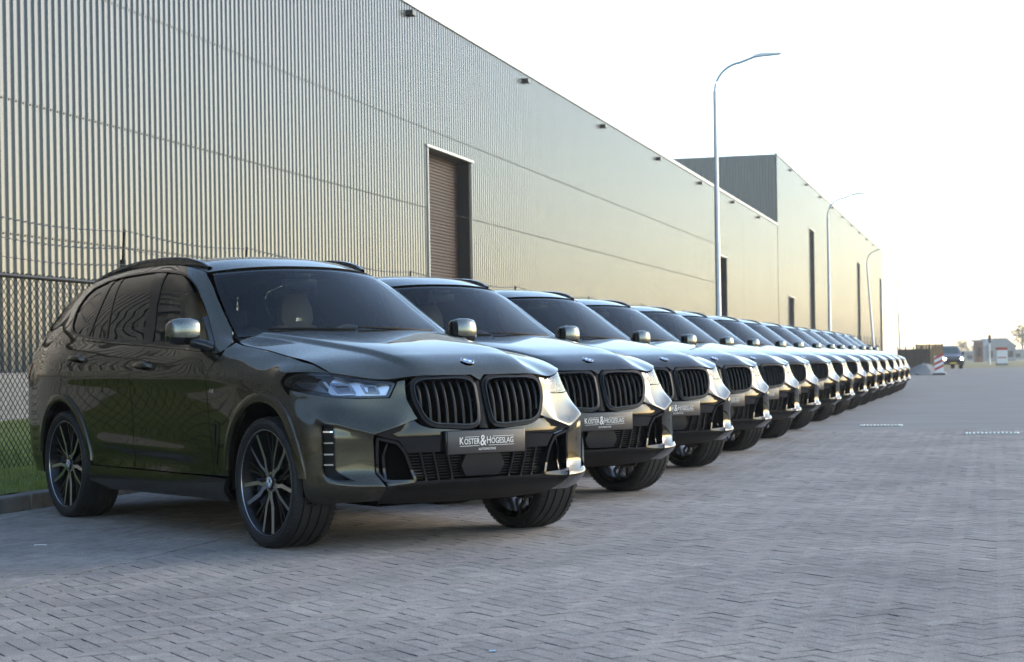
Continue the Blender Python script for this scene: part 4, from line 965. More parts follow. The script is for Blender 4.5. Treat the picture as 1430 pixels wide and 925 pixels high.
# ---- ground, road
g = MB(); g.box((0, 300, -.25), (2000, 2000, .3)); tag(street(g.build('ground', [M['dry_grass']])), kind='structure')
rb = MB(); rb.box((0.015, 55, -.07), (13.97, 200, .130)); ro = tag(street(rb.build('road', [M['joint']])), kind='structure')     # bed between the pavers, top at -.008
S_END = 26.0
rf = MB(); rf.box((0.015, (S_END+155)/2, -.050), (13.96, 155-S_END, .10)); rfo = rf.build('far_paving', [M['road_far']], ro)
rf2 = MB(); rf2.box((0.015, -22.5, -.050), (13.96, 45, .10)); rf2.build('near_paving', [M['road_far']], ro)
BL, BW, JT = .176, .088, .0050
def brick_geo(L, Wd, ch=.0015):
    l, w_ = L/2, Wd/2
    V = np.array([(-l,-w_,-.02),(l,-w_,-.02),(l,w_,-.02),(-l,w_,-.02),(-l,-w_,-ch),(l,-w_,-ch),(l,w_,-ch),(-l,w_,-ch),(-l+ch,-w_+ch,0),(l-ch,-w_+ch,0),(l-ch,w_-ch,0),(-l+ch,w_-ch,0)])
    F = np.array([(8,9,10,11),(4,5,9,8),(5,6,10,9),(6,7,11,10),(7,4,8,11),(0,1,5,4),(1,2,6,5),(2,3,7,6),(3,0,4,7)]); return V, F
bricks = []      # centre p, s, rotation
P0, P1, SA, SB = -4.60, 6.9, 0.5, S_END
n = int(26/BW)
ci, si = math.cos(R(45)), math.sin(R(45))
xs = np.arange(-480, 480); XX, YY = np.meshgrid(xs, xs); XX = XX.ravel(); YY = YY.ravel(); md = np.mod(XX-YY, 4)
for k, (dx, dy, rot) in {0: (1.0, .5, 0.0), 3: (.5, 1.0, R(90))}.items():
    q = md == k; u = (XX[q]+dx)*BW; v = (YY[q]+dy)*BW; p = u*ci-v*si; s_ = u*si+v*ci+17; ok = (p > P0-.02) & (p < P1) & (s_ > SA) & (s_ < SB+.05)
    bricks += [(a, b, rot+R(45)) for a, b in zip(p[ok], s_[ok])]
# border course and the stretcher bond of the parking strip
rows_p = np.arange(KERB+BW/2+.004, P0-.02, BW)
for i, p in enumerate(rows_p):
    for s_ in np.arange(SA+(BL/2 if i % 2 else 0), SB, BL): bricks.append((p, s_, R(90)))
NH = len(bricks)
for s_ in np.arange(SA, SB, BL): bricks.append((P0+.045, s_, R(90)))
bricks = np.array(bricks); NBk = len(bricks)
wx = bricks[:, 0]*CV+bricks[:, 1]*SV; wy = -bricks[:, 0]*SV+bricks[:, 1]*CV
pxu = 715+2500*wx/np.maximum(wy, .1); pyu = 507.1+2500*CAM_H/np.maximum(wy, .1)-.0165*2500*wx/np.maximum(wy, .1)
vis = (wy > 4) & (pxu > 10) & (pxu < 1420) & (pyu < 915) & (pyu > 520)
near = np.argsort(np.where(vis, wy, 1e9))[:300]; isnear = np.zeros(NBk, bool); isnear[near] = True
tz = RNG.normal(0, .0006, NBk); tz[NH:] += .0035; tx = RNG.normal(0, .002, NBk); tyl = RNG.normal(0, .002, NBk)
bv, bf = brick_geo(BL-JT, BW-JT)
variants = []
for k in range(6):
    me = meshdata('paver', bv+RNG.normal(0, .0006, bv.shape), bf, midx=[0]*5+[1]*4); me.materials.append(M['paver']); me.materials.append(M['joint']); variants.append(me)
for i in near:
    o = bpy.data.objects.new('paver', variants[i % 6]); COL.objects.link(o); o.parent = ro
    o.location = (bricks[i, 0], bricks[i, 1], tz[i]+.001); o.rotation_euler = (tx[i], tyl[i], bricks[i, 2])
rest = np.where(~isnear)[0]; Bk = bricks[rest]
ca, sa_ = np.cos(Bk[:, 2])[:, None], np.sin(Bk[:, 2])[:, None]
bx, by, bz = bv[:, 0][None], bv[:, 1][None], bv[:, 2][None]
VX = Bk[:, 0][:, None]+bx*ca-by*sa_; VY = Bk[:, 1][:, None]+bx*sa_+by*ca; VZ = bz+tz[rest][:, None]+by*tx[rest][:, None]-bx*tyl[rest][:, None]+.001
VV = np.stack([VX, VY, VZ], -1).reshape(-1, 3); FF = (bf[None]+(np.arange(len(rest))*12)[:, None, None]).reshape(-1, 4)
me = bpy.data.meshes.new('small_pavers'); me.vertices.add(len(VV)); me.vertices.foreach_set('co', VV.astype(np.float32).ravel())
me.loops.add(FF.size); me.loops.foreach_set('vertex_index', FF.astype(np.int32).ravel()); me.polygons.add(len(FF)); me.polygons.foreach_set('loop_start', (np.arange(len(FF))*4).astype(np.int32))
me.polygons.foreach_set('use_smooth', np.zeros(len(FF), dtype=bool)); me.polygons.foreach_set('material_index', np.tile(np.array([0]*5+[1]*4, dtype=np.int32), len(rest))); me.update(calc_edges=True); me.validate(); tag(link('small_pavers', me, ro, [M['paver'], M['joint']]), kind='stuff')
# kerb stones
kb = tag(street(empty('kerb')), kind='structure')
kg = MB(); kg.box((0, 0, .02), (.148, .992, .20), bev=.018); kme = kg.build('kerb_stone', [M['kerb']], kb); kme.location = (KERB-.077, 3.5, 0)
for k in range(4, 70):
    o = kme.copy(); COL.objects.link(o); o.location = (KERB-.077+random.gauss(0, .003), k-.5, random.gauss(0, .002)); o.parent = kb
kl = MB(); kl.box((KERB-.077, 112, .02), (.148, 85, .20)); kl.build('long_kerb', [M['kerb']], kb); kl = MB(); kl.box((KERB-.077, -18.5, .02), (.148, 43, .20)); kl.build('long_kerb', [M['kerb']], kb)
kr = MB(); kr.box((7.08, 55, .02), (.15, 198, .20)); kr.build('long_kerb', [M['kerb']], kb)
# verge
vg = MB(); V = []; ss = np.linspace(-40, 160, 201); pp = np.linspace(KERB-.152, WALL-.3, 24)
for s_ in ss:
    for p in pp: V.append((p, s_, .095+.02*math.sin(s_*1.3+p)+.012*math.sin(s_*3.1-p*2)+.10*min(1, (KERB-p)/4)))
F = [(i*24+j, i*24+j+1, i*24+25+j, i*24+24+j) for i in range(200) for j in range(23)]
vg.add(V, F); tag(street(vg.build('verge', [M['grass']], smooth=60)), kind='structure')
nb = 26000; gp = KERB-.17-RNG.random(nb)**1.3*4.0; gs = 7+RNG.random(nb)*16; gz = .10+.10*np.minimum(1, (KERB-gp)/4); hh_ = .03+.06*RNG.random(nb); an = RNG.random(nb)*6.28; le = RNG.normal(0, .025, (nb, 2))
GV = np.zeros((nb, 3, 3)); GV[:, 0] = np.stack([gp-.004*np.cos(an), gs-.004*np.sin(an), gz-.02], -1); GV[:, 1] = np.stack([gp+.004*np.cos(an), gs+.004*np.sin(an), gz-.02], -1); GV[:, 2] = np.stack([gp+le[:, 0], gs+le[:, 1], gz+hh_], -1)
me = meshdata('grass_blades', GV.reshape(-1, 3), np.arange(nb*3).reshape(-1, 3)); tag(street(link('grass_blades', me, None, M['blade'])), 'short green grass on the verge behind the kerb', 'grass', kind='stuff')

# ---- corrugated halls
PITCH, AMP = .235, .030
PROF = [(0, 0), (.006, .0015), (.100, .0015), (.106, 0), (.136, -.044), (.142, -.047), (.200, -.047), (.206, -.044)]   # one rib of the sheet: along, depth
def corr(s0, s1, z0, z1, proud=0.0, along='s', p_=WALL):
    ss = [s0]; dd = [np.interp(s0 % PITCH, [q[0] for q in PROF]+[PITCH], [q[1] for q in PROF]+[0])]
    for k in range(int(s0//PITCH)-1, int(s1//PITCH)+2):
        for q, d in PROF:
            x = k*PITCH+q
            if s0+1e-4 < x < s1-1e-4: ss.append(x); dd.append(d)
    ss.append(s1); dd.append(np.interp(s1 % PITCH, [q[0] for q in PROF]+[PITCH], [q[1] for q in PROF]+[0]))
    ss = np.array(ss); pr = np.array(dd)+proud+.02; k = len(ss)-1
    V = np.zeros((k+1, 2, 3)); V[:, 0] = np.stack([p_+pr, ss, np.full(k+1, z0)], -1); V[:, 1] = np.stack([p_+pr, ss, np.full(k+1, z1)], -1)
    F = [(2*i, 2*i+2, 2*i+3, 2*i+1) for i in range(k)]; V = V.reshape(-1, 3)
    if along == 'p': V = np.stack([V[:, 1], -(V[:, 0]-p_)+0, V[:, 2]], -1)
    return V, F, None
def sheet(parent, s0, s1, z0, z1, proud=0.0):
    V, F, N = corr(s0, s1, z0, z1, proud); return link('cladding_band', meshdata('cladding_band', V, F, normals=N), parent, M['cladding'])
def hall(label, s0, s1, top, doors, bands, name='warehouse'):
    root = street(empty(name)); edges = [s0]+[v for d in doors for v in d[:2]]+[s1]
    zs_ = bands+[top]
    for i in range(0, len(edges), 2):
        for k in range(len(zs_)-1): sheet(root, edges[i], edges[i+1], zs_[k], zs_[k+1]+(.02 if k < len(zs_)-2 else 0), .006*k)
    for (a, b, zt, style) in doors:
        for k in range(len(zs_)-1):
            if zs_[k+1] > zt: sheet(root, a, b, max(zs_[k], zt), zs_[k+1]+(.02 if k < len(zs_)-2 else 0), .006*k)
        d_ = MB(); dep = .45
        # reveals
        d_.box((WALL-dep/2-.03, a+.03, zt/2), (dep, .06, zt)); d_.box((WALL-dep/2-.03, b-.03, zt/2), (dep, .06, zt)); d_.box((WALL-dep/2-.03, (a+b)/2, zt+.02), (dep, b-a, .06))
        d_.build('door_reveal', [M['dark_frame']], root)
        tr = MB(); tr.box((WALL+.03, a-.035, zt/2), (.09, .07, zt+.14)); tr.build('door_trim', [M['flashing']], root)
        tr = MB(); tr.box((WALL+.045, (a+b)/2, zt+.04), (.10, b-a+.3, .07)); tr.build('door_lintel', [M['flashing']], root)
        if style == 'shutter':
            V = []; F = []; nS = int(zt/.1)
            for k in range(nS):
                z = k*.1
                for zz_, pp_ in ((z, 0.), (z+.02, .018), (z+.08, .018), (z+.1, 0.)): V += [(WALL-dep+pp_, a+.06, zz_), (WALL-dep+pp_, b-.06, zz_)]
                for j in range(3): F.append((k*8+2*j, k*8+2*j+1, k*8+2*j+3, k*8+2*j+2))
            c_ = MB(); c_.add(V, F); c_.build('roller_shutter', [M['shutter']], root, recalc=False)
            br = MB(); br.box((WALL-dep+.03, (a+b)/2, zt*.36), (.03, b-a-.14, .07)); br.build('shutter_rail', [M['flashing']], root)
        else:
            c_ = MB(); c_.box((WALL-dep, (a+b)/2, zt/2), (.05, b-a-.1, zt)); c_.build('dark_door', [M['dark_frame']], root)
    pl = MB()
    for i in range(0, len(edges), 2): 
        pl = MB(); pl.box((WALL-.10, (edges[i]+edges[i+1])/2, bands[0]/2-.1), (.26, edges[i+1]-edges[i]-.002, bands[0]+.18)); pl.build('plinth', [M['concrete']], root)
    ev = MB(); ev.box((WALL-.02, (s0+s1)/2, top+.06), (.22, s1-s0+.1, .16)); ev.build('eave_flashing', [M['flashing']], root)
    rf_ = MB(); rf_.box((WALL-22.2, (s0+s1)/2, top-.10), (44, s1-s0-.1, .3)); rf_.build('roof', [M['grey_wall']], root)
    bw = MB(); bw.box((WALL-44.1, (s0+s1)/2, top/2-.3), (.2, s1-s0-.2, top-.5)); bw.build('rear_wall', [M['grey_wall']], root)
    for e in (s0, s1):
        V, F, N = corr(-60.2, WALL-.05, .0, top-.02, along='p', p_=0); V = V+np.array([0, e, 0]); sgn = -1 if e == s0 else 1
        if sgn > 0: V[:, 1] = 2*e-V[:, 1]; F = [f[::-1] for f in F]
        link('end_cladding', meshdata('end_cladding', V, F, normals=N), root, M['cladding'])
    tag(root, label, 'warehouse'); return root
h1 = hall('long ribbed silver metal hall with a tall brown roller shutter, flat eave', -30, 140.3, 11.45, [(50.75, 55.4, 7.5, 'shutter'), (108.2, 112.6, 7.4, 'dark')], [1.02, 3.41, 5.71, 8.06])
h2 = hall('taller metal hall with narrow dark door strips beyond the long low one', 140.6, 277, 17.0, [(147.5, 152, 6.1, 'dark'), (165.5, 170.2, 12.9, 'dark'), (225, 229.7, 12.8, 'dark'), (270.5, 275, 12.7, 'dark')], [1.02, 5.71, 9.9, 13.6])
for k in range(7):
    sp = MB(); sp.box((WALL+.14, 49.1+13.2*k, 11.16), (.22, .32, .16), bev=.02); sp.build('roof_spout', [M['dark_frame']], h1)
for k in range(9):
    sp = MB(); sp.box((WALL+.14, 150+13.2*k, 16.7), (.22, .32, .16), bev=.02); sp.build('roof_spout', [M['dark_frame']], h2)
sc1 = MB()
for z in (3.41, 5.71, 8.06):
    for k in range(66, 480):
        s_ = k*PITCH+.05; sc1.box((WALL+.028+.004*(z > 4), s_, z-.03), (.02, .03, .03))
tag(sc1.build('cladding_screws', [M['dark_frame']], h1), kind='stuff')
wl = MB(); wl.box((WALL+.15, 112.9, 2.2), (.2, .5, .7), bev=.03); wl.build('wall_box', [M['white_paint']], h1)

# ---- chain-link fence with barbed wire
fe = street(empty('wire_fence')); tag(fe, 'dark chain-link fence topped with barbed wire between kerb and hall', 'fence')
post = MB(); post.tube([(0, 0, 0), (0, 0, 2.02)], .030, 10); post.tube([(0, 0, 1.98), (.02, 0, 2.32)], .016, 8); pm = post.build('post', [M['fence']], fe, smooth=50); pm.location = (FENCE, 1.1, .10)
wm = MB(); Lb, Hb, dm = 3.0, 1.66, .055
def wire(a, b):
    d = Vector((0, b[0]-a[0], b[1]-a[1])).normalized(); q = d.cross(Vector((1, 0, 0))); r = .0036
    A = Vector((0, a[0], a[1])); B = Vector((0, b[0], b[1])); V = []
    for e in (A, B):
        for t in range(3): V.append(e+Vector((1, 0, 0))*r*math.cos(t*2.094)+q*r*math.sin(t*2.094))
    wm.add(V, [(0,1,4,3),(1,2,5,4),(2,0,3,5)])
k = -Hb
while k < Lb:
    a0, a1 = max(0, k), min(Lb, k+Hb); 
    if a1 > a0:
        wire((a0, a0-k), (a1, a1-k)); wire((a0, Hb-(a0-k)), (a1, Hb-(a1-k)))
    k += dm*1.414/1.0
wmo = wm.build('wire_mesh', [M['fence']], fe, recalc=False); wmo.location = (FENCE+.035, 1.1, .20)
rail = MB(); rail.tube([(0, 0, 0), (0, 3.0, 0)], .021, 8); 
for i in range(40):   # tied knuckles along the top
    rail.tube([(.0, .04+.075*i, .018), (.012, .055+.075*i, .030), (.0, .07+.075*i, .018)], .004, 4)
rl_ = rail.build('top_rail', [M['fence']], fe); rl_.location = (FENCE+.03, 1.1, 1.87)
mw = MB(); mw.tube([(0, 0, 0), (0, 3.0, 0)], .0045, 5); mwo = mw.build('tension_wire', [M['fence']], fe); mwo.location = (FENCE+.04, 1.1, 1.03)
bw_ = MB(); pts = [(0, 3.0*t/12, -.05*math.sin(math.pi*t/12)) for t in range(13)]; bw_.tube(pts, .0032, 4, cap=False)
for i in range(24):
    y = .06+.125*i; zc = -.05*math.sin(math.pi*y/3.0)
    for a in (.6, 2.2): bw_.tube([(-.016*math.cos(a), y-.010, zc-.016*math.sin(a)), (.016*math.cos(a), y+.010, zc+.016*math.sin(a))], .0028, 3, cap=False)
bwo = bw_.build('barbed_wire', [M['wire']], fe, recalc=False); bwo.location = (FENCE+.025, 1.1, 2.07)
first = True
for k in range(-8, 45):
    s_ = 1.1+3.0*k
    if k:
        for src, loc in ((pm, (FENCE, s_, .10)), (wmo, (FENCE+.035, s_, .20)), (rl_, (FENCE+.03, s_, 1.87)), (mwo, (FENCE+.04, s_, 1.03)), (bwo, (FENCE+.025, s_, 2.07))):
            o = src.copy(); COL.objects.link(o); o.location = loc
    for j, (dz, dp) in enumerate(((.16, .045), (.33, .065))):
        o = bwo.copy(); COL.objects.link(o); o.location = (FENCE+dp-.01, s_, 2.07+dz)

# ---- lamp posts
def lamp(p, s, h_, reach, label, lean=0.0):
    root = street(empty('street_lamp'), p, s, .08); root.rotation_euler = (0, -lean, -VA)
    a = MB(); a.tube([(0, 0, -.15), (0, 0, .9), (0, 0, 1.0), (0, 0, h_*.62), (0, 0, h_-1.05)], [.105, .105, .085, .068, .055], 16); a.build('pole', [M['galv']], root, smooth=50)
    b = MB(); pts = [(0, 0, h_-1.08)]+[(.85*(1-math.cos(q)), 0, h_-1.05+.80*math.sin(q)) for q in np.linspace(.1, 1.45, 10)]+[(reach-.55, 0, h_-.12), (reach-.4, 0, h_-.09)]
    b.tube(pts, .038, 12); b.build('arm', [M['galv']], root, smooth=50)
    hd_ = MB(); x0 = reach-.55; z0 = h_-.10
    hd_.prism([(x0, z0-.03), (x0+.02, z0+.035), (x0+.25, z0+.075), (x0+.75, z0+.055), (x0+.80, z0+.035), (x0+.70, z0+.012), (x0+.22, z0-.012)], -.11, .11); hd_.build('lamp_head', [M['galv']], root)
    dd = MB(); dd.box((0, .0, 1.5), (.02, .06, .12)); dd.V = [(x+.075, y, z) for x, y, z in dd.V]; dd.build('number_tag', [M['amber_plate']], root)
    dr = MB(); dr.box((.088, 0, .62), (.02, .09, .30)); dr.build('service_door', [M['galv']], root)
    tag(root, label, 'street lamp', 'street lamps along the verge'); return root
lamp(-7.75, 52.1, 9.85, 1.7, 'tall galvanised street lamp with curved arm standing in front of the low hall')
lamp(-7.75, 88.8, 9.0, 1.7, 'galvanised street lamp with curved arm before the middle of the taller hall')
lamp(-7.75, 123.3, 8.4, 1.6, 'leaning galvanised street lamp near the far corner of the taller hall', R(3.5))
lamp(-7.75, 158, 9.6, 1.6, 'thin street lamp standing clear of the halls beyond their far corner', R(2))

# ---- gully grates
def grate(px, py, L, label):
    u = px-715; v = py-507.1+.0165*u; Y = 2500*CAM_H/v; X = u/2500*Y; p = X*CV-Y*SV; s_ = X*SV+Y*CV
    root = street(empty('gully_grate'), p, s_, .004, R(0))
    f_ = MB(); 
    for x, y, dx, dy in ((0,-.2,L,.03),(0,.2,L,.03),(-L/2+.015,0,.03,.37),(L/2-.015,0,.03,.37)): f_.box((x, y, .004), (dx, dy, .012))
    f_.build('grate_frame', [M['steel']], root)
    nb_ = int(L/.05)
    for i in range(1, nb_):
        b = MB(); b.box((-L/2+i*L/nb_, 0, .006), (.022, .37, .012), bev=.004); b.build('grate_bar', [M['steel']], root, smooth=50)
    h_ = MB(); h_.box((0, 0, -.006), (L-.06, .36, .004)); h_.build('grate_well', [M['dark_void']], root)
    tag(root, label, 'drain grate', 'drain grates in the road'); return root
grate(1229, 595, .62, 'bright slotted drain grate nearer the parked cars, set in the paving'); grate(1384, 606, .68, 'slotted drain grate set in the paving toward the middle of the road')

# ---- the row of parked cars
def copy_tree(o, parent=None, paintm=None):
    c = o.copy(); COL.objects.link(c)
    if parent: c.parent = parent
    if o.type == 'MESH' and paintm:
        for i, sl_ in enumerate(c.material_slots):
            if o.data.materials[i] == M['paint_olive']: sl_.link = 'OBJECT'; sl_.material = paintm
    for ch in o.children: copy_tree(ch, c, paintm)
    return c
ORD = 'second third fourth fifth sixth seventh eighth ninth tenth eleventh twelfth thirteenth fourteenth fifteenth'.split()
LL = [3.13, 6.35, 9.40, 12.55, 15.35, 18.75, 21.65, 25.1, 28.5, 31.35, 34.6, 37.9, 41.2, 44.6]
PT = ['paint_grey','paint_black','paint_grey','paint_black','paint_blue','paint_black','paint_grey','paint_brown','paint_black','paint_brown','paint_black','paint_brown','paint_black','paint_brown']
CN = {'paint_grey': 'dark grey', 'paint_black': 'black', 'paint_blue': 'dark blue grey', 'paint_brown': 'dark brown'}
for i, L in enumerate(LL):
    c = copy_tree(car, None, M[PT[i]]); c.location = (CAR_X+L*SV+random.gauss(0, .01), CAR_Y+L*CV, 0)
    c.rotation_euler[2] += random.gauss(0, .006)
    st_ = random.gauss(0, .05)
    for ch in c.children:
        if ch.name.startswith('wheel.') and abs(ch.location.x) < .1: ch.rotation_euler[2] = st_
    c['label'] = '%s SUV, %s in the angled row counted from the olive green one' % (CN[PT[i]], ORD[i])

# ---- far end of the street
def at(px, Y): return ((px-715)/2500*Y, Y)
def face(o, x, y, z=0, rz=0): o.location = (x, y, z); o.rotation_euler = (0, 0, rz); return o
van = empty('delivery_van'); face(van, *at(1331, 142), 0, 0)
b = MB(); secs = [(-.80,.35,.86,.62),(-.86,.42,.90,.84),(-.83,.45,.92,.90),(-.45,.45,.93,1.0)]
prof = [(0.0,.32),(-.06,.55),(-.02,.85),(.10,.98),(.75,1.12),(1.45,1.72),(1.8,1.80),(3.9,1.78),(4.1,1.5),(4.15,.5),(4.1,.32)]
V = []; F = []
for t, wd in ((-1, .86), (-.92, .90), (.92, .90), (1, .86)):
    for y, z in prof: V.append((t*(.90 if z < 1.1 else .90-.13*(z-1.1)/.7), y+(.06 if abs(t) == 1 and y < 1 else 0), z))
k = len(prof)
for i in range(3):
    for j in range(k): F.append((i*k+j, i*k+(j+1) % k, (i+1)*k+(j+1) % k, (i+1)*k+j))
F += [tuple(range(k)), tuple(range(3*k, 4*k))]
b.add(V, F); b.build('body', [M['van_paint'] if 'van_paint' in M else mat('van_paint', (.04, .04, .05), .3, coat=.5)], van, smooth=35)
b = MB(); b.add([(-.74,.83,1.15),(.74,.83,1.15),(.66,1.40,1.67),(-.66,1.40,1.67)], [(0,1,2,3)]); b.V = [(x, y-.03, z+.01) for x, y, z in b.V]; b.build('windscreen', [mat('van_glass', (.05, .08, .07), .05, coat=.5)], van)
b = MB(); b.box((0, 2.8, 1.815), (1.5, 2.2, .05), bev=.02); b.build('roof', [M['white_paint']], van)
for s_ in (-1, 1):
    h_ = MB(); h_.tube([(s_*.68, -.05, .78), (s_*.68, .05, .78)], .105, 14); h_.build('headlight', [emit('headlight_glow', (1.0, .97, .88), 12)], van)
    w_ = MB(); w_.tube([(s_*.90, .75, .32), (s_*.68, .75, .32)], .32, 20); w_.tube([(s_*.90, 3.4, .32), (s_*.68, 3.4, .32)], .32, 20); w_.build('wheel', [M['rubber']], van) if False else None
    for yy in (.75, 3.4):
        w_ = MB(); w_.tube([(s_*.91, yy, .32), (s_*.69, yy, .32)], .32, 20); w_.build('wheel', [M['rubber']], van)
    m_ = MB(); m_.box((s_*1.0, .85, 1.22), (.18, .08, .22), bev=.02); m_.build('door_mirror', [M['black_plastic']], van)
b = MB(); b.box((0, -.07, .62), (1.3, .04, .24), bev=.01); b.build('grille', [M['black_plastic']], van)
b = MB(); b.box((0, -.10, .45), (.52, .02, .11)); b.build('number_plate', [M['amber_plate']], van)
tag(van, 'dark delivery van with headlights on, driving up the street', 'van')
br = face(empty('barrier_board'), *at(1311, 97), 0, R(8))
b = MB(); b.box((0, 0, .58), (.52, .05, .92), bev=.01); b.build('board', [M['white_paint']], br)
for k in range(3):
    st = MB(); z0 = .22+.30*k; st.prism([(-.26, z0), (.26, z0+.24), (.26, z0+.38), (-.26, z0+.14)], -.032, -.029); st.build('red_stripe', [M['red_paint']], br)
b = MB(); b.box((0, 0, .05), (.6, .36, .1), bev=.02); b.build('foot', [M['rubber']], br)
tag(br, 'red and white striped barrier board on a black foot beside a sand heap', 'barrier')
hp_ = MB(); V = [(0, 0, .62)]; F = []
for r_ in range(1, 8):
    for k in range(20):
        q = 2*math.pi*k/20; rr = r_/7*1.15*(1+.12*math.sin(3*q+1)+.06*math.sin(7*q)); V.append((rr*math.cos(q), rr*math.sin(q), max(-.02, .62*(1-(r_/7)**1.5)+random.gauss(0, .03))))
for k in range(20): F.append((0, 1+k, 1+(k+1) % 20))
for r_ in range(6):
    for k in range(20): F.append((1+r_*20+k, 1+r_*20+20+k, 1+r_*20+20+(k+1) % 20, 1+r_*20+(k+1) % 20))
hp_.add(V, F); tag(face(hp_.build('sand_heap', [M['sand']], smooth=70), *at(1292, 99), 0), 'low heap of grey sand next to the striped barrier', 'sand heap')
hoard = face(empty('wooden_hoarding'), *at(1298, 118), 0, R(-10))
for k in range(9):
    b = MB(); b.box((-.8+.2*k, 0, .95), (.185, .03, 1.7+.05*random.random())); b.build('plank', [M['wood']], hoard)
for x in (-.85, .85):
    b = MB(); b.box((x, .06, .9), (.09, .09, 1.9)); b.build('post', [M['wood']], hoard)
tag(hoard, 'short hoarding of upright brown planks behind the sand heap', 'hoarding')
dfn = face(empty('dark_panel_fence'), *at(1276, 116), 0, R(-6))
for k in range(4):
    b = MB(); b.box((-.75+.5*k, 0, .78), (.47, .05, 1.45)); b.build('panel', [M['bark']], dfn)
for k in range(5):
    b = MB(); b.box((-1.0+.5*k, .05, .85), (.07, .07, 1.7)); b.build('post', [M['fence']], dfn)
tag(dfn, 'dark brown panel fence past the end of the parked row', 'fence')
ms = face(empty('signal_mast'), *at(1382, 190), 0)
b = MB(); b.tube([(0,0,0),(0,0,2.6)], .10, 10); b.build('pole', [M['white_paint']], ms); b = MB(); b.tube([(0,0,2.55),(0,0,3.1)], .06, 8); b.build('upper_pole', [M['galv']], ms)
b = MB(); b.box((0,-.1,2.75), (.28,.2,.85), bev=.04); b.build('signal_head', [M['dark_frame']], ms)
for z in (2.48, 2.75, 3.02):
    l_ = MB(); l_.tube([(0,-.22,z),(0,-.19,z)], .09, 12); l_.build('signal_lens', [M['lamp_dark']], ms)
tag(ms, 'slim white mast with a dark signal head at the end of the street', 'traffic signal')
ad = face(empty('site_board'), *at(1399, 172), 0)
b = MB(); b.box((0,0,.85), (1.05,.25,1.3), bev=.03); b.build('panel', [M['white_paint']], ad); b = MB(); b.box((0,-.01,1.62), (1.05,.26,.24)); b.build('header', [M['red_paint']], ad)
b = MB(); b.box((0,-.13,.78), (.85,.02,.10)); b.build('stripe', [M['red_paint']], ad); b = MB(); b.box((0,0,.12), (1.1,.4,.2)); b.build('base', [M['concrete']], ad)
tag(ad, 'white roadside board with a red header on a low plinth', 'sign')
def house(px, Y, w_, d_, h_, rise, label, wallm, n=3):
    o = face(empty('distant_building'), *at(px, Y), -.1)
    b = MB(); b.box((0, 0, h_/2), (w_, d_, h_)); b.build('wall', [wallm], o)
    r_ = MB(); r_.prism([(-w_/2-.3, h_), (w_/2+.3, h_), (w_/2*.4, h_+rise), (-w_/2*.4, h_+rise)] if rise > 1.2 else [(-w_/2-.3, h_), (w_/2+.3, h_), (w_/2+.3, h_+rise), (-w_/2-.3, h_+rise)], -d_/2-.3, d_/2+.3); r_.build('roof', [M['grey_wall']], o)
    for k in range(n):
        x = -w_/2+(k+.5)*w_/n; b = MB(); b.box((x, -d_/2-.02, h_*.5), (w_/n*.5, .08, h_*.45)); b.build('window', [M['dark_frame']], o)
    tag(o, label, 'building'); return o
house(1388, 330, 5.5, 9, 2.6, 1.6, 'grey shed with a pitched roof across the field', M['grey_wall'])
house(1430, 420, 13, 8, 1.9, .5, 'long low grey building with a flat roof across the field', M['grey_wall'], 5)
house(1366.5, 300, 1.3, 1.3, 3.4, .3, 'narrow brown tower beside the grey shed across the field', M['brick_red'], 1)
house(1352, 380, 3.2, 5, 1.6, .5, 'small grey shed with a flat roof left of the brown tower', M['grey_wall'], 1)
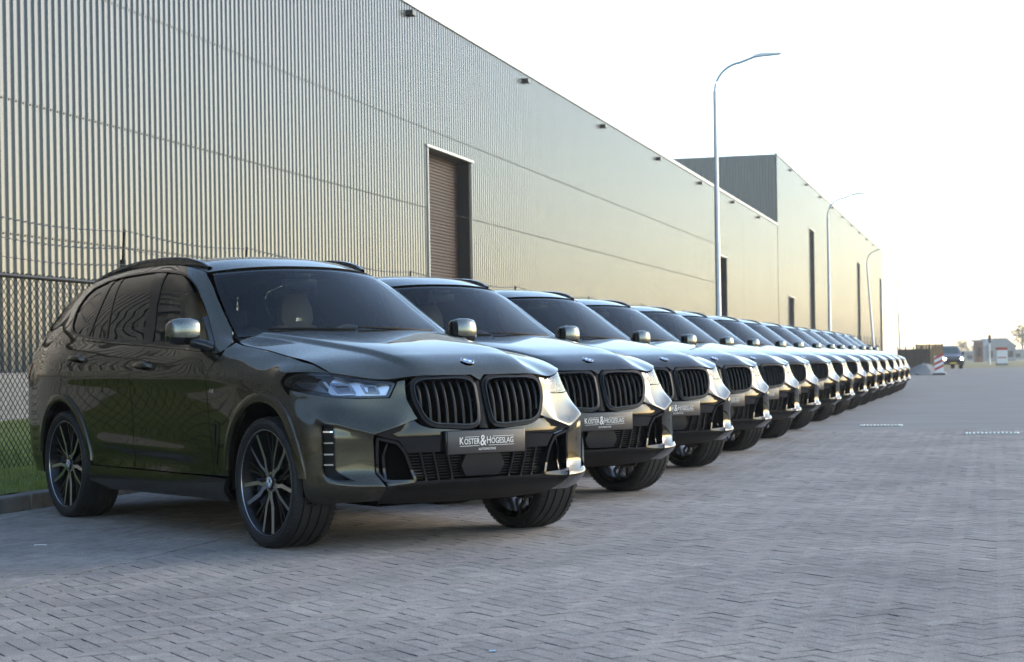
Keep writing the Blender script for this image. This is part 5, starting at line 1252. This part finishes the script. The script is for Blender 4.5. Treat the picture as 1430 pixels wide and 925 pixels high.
def tree(px, Y, h_, w_, label, seed):
    rg = np.random.default_rng(seed); o = face(empty('tree'), *at(px, Y), -.1)
    t_ = MB(); t_.tube([(0,0,0),(.1,0,h_*.3),(0,.1,h_*.75)], [h_*.03, h_*.022, h_*.008], 8)
    for k in range(9):
        q = rg.random()*6.28; z = h_*(.3+.5*rg.random()); l_ = w_*.42*(.5+.6*rg.random()); t_.tube([(0,0,z),(l_*.5*math.cos(q),l_*.5*math.sin(q),z+l_*.35),(l_*math.cos(q),l_*math.sin(q),z+l_*.6)], [h_*.010,h_*.007,h_*.003], 5)
    t_.build('trunk', [M['bark']], o)
    nl = 1500; d = rg.normal(0, 1, (nl, 3)); d /= np.linalg.norm(d, axis=1, keepdims=True); r_ = rg.random(nl)**.5; lob = 1+.25*np.sin(d[:, 0]*5+seed)+.2*np.sin(d[:, 2]*7)
    c_ = d*(r_*lob)[:, None]*np.array([w_*.5, w_*.5, h_*.36])+np.array([0, 0, h_*.62]); e1 = rg.normal(0, .09*h_/6, (nl, 3)); e2 = rg.normal(0, .09*h_/6, (nl, 3))
    V = np.stack([c_-e1, c_+e2, c_+e1], 1).reshape(-1, 3); link('crown', meshdata('crown', V, np.arange(nl*3).reshape(-1, 3)), o, M['leaf']); tag(o, label, 'tree'); return o
tree(1343, 520, 6.5, 6, 'round hazy tree across the field beyond the van', 1)
tree(1352, 600, 5.0, 8, 'broad low tree far across the field behind the small shed', 2)
tree(1428, 460, 10, 6, 'tall tree behind the long low building across the field', 3)
# litter on the paving
lt = MB(); lt.prism([(-.035,-.008),(0,.004),(.035,-.002),(.038,.004),(0,.012),(-.03,.002)], 0, .004, axis='z')
x, y = at(52, 10.6); tag(face(lt.build('paper_scrap', [M['white_paint']]), x, y, .004), 'curled white scrap lying on the paving near the rear wheel', 'litter')
lt = MB(); lt.prism([(-.012,-.008),(.013,-.006),(.012,.009),(-.011,.007)], 0, .003, axis='z')
x, y = at(681, 6.42); tag(face(lt.build('paper_scrap', [mat('pale_blue', (.4, .55, .7), .5)]), x, y, .004), 'tiny pale blue scrap on the open paving', 'litter')

# ---- thin evening haze (HAZE)
hz = MB(); hz.box((0, 300, 8.9), (2040, 2040, 20.6)); hm = bpy.data.materials.new('haze'); hm.use_nodes = True; ht = hm.node_tree; ht.nodes.remove(ht.nodes['Principled BSDF'])
pv = ht.nodes.new('ShaderNodeVolumePrincipled'); pv.inputs['Color'].default_value = (1.0, .97, .92, 1); pv.inputs['Density'].default_value = .0005; pv.inputs['Anisotropy'].default_value = .3
ht.links.new(pv.outputs[0], ht.nodes['Material Output'].inputs['Volume']); hzo = street(hz.build('haze', [hm])); tag(hzo, 'thin pale haze over the street', 'haze', kind='stuff')
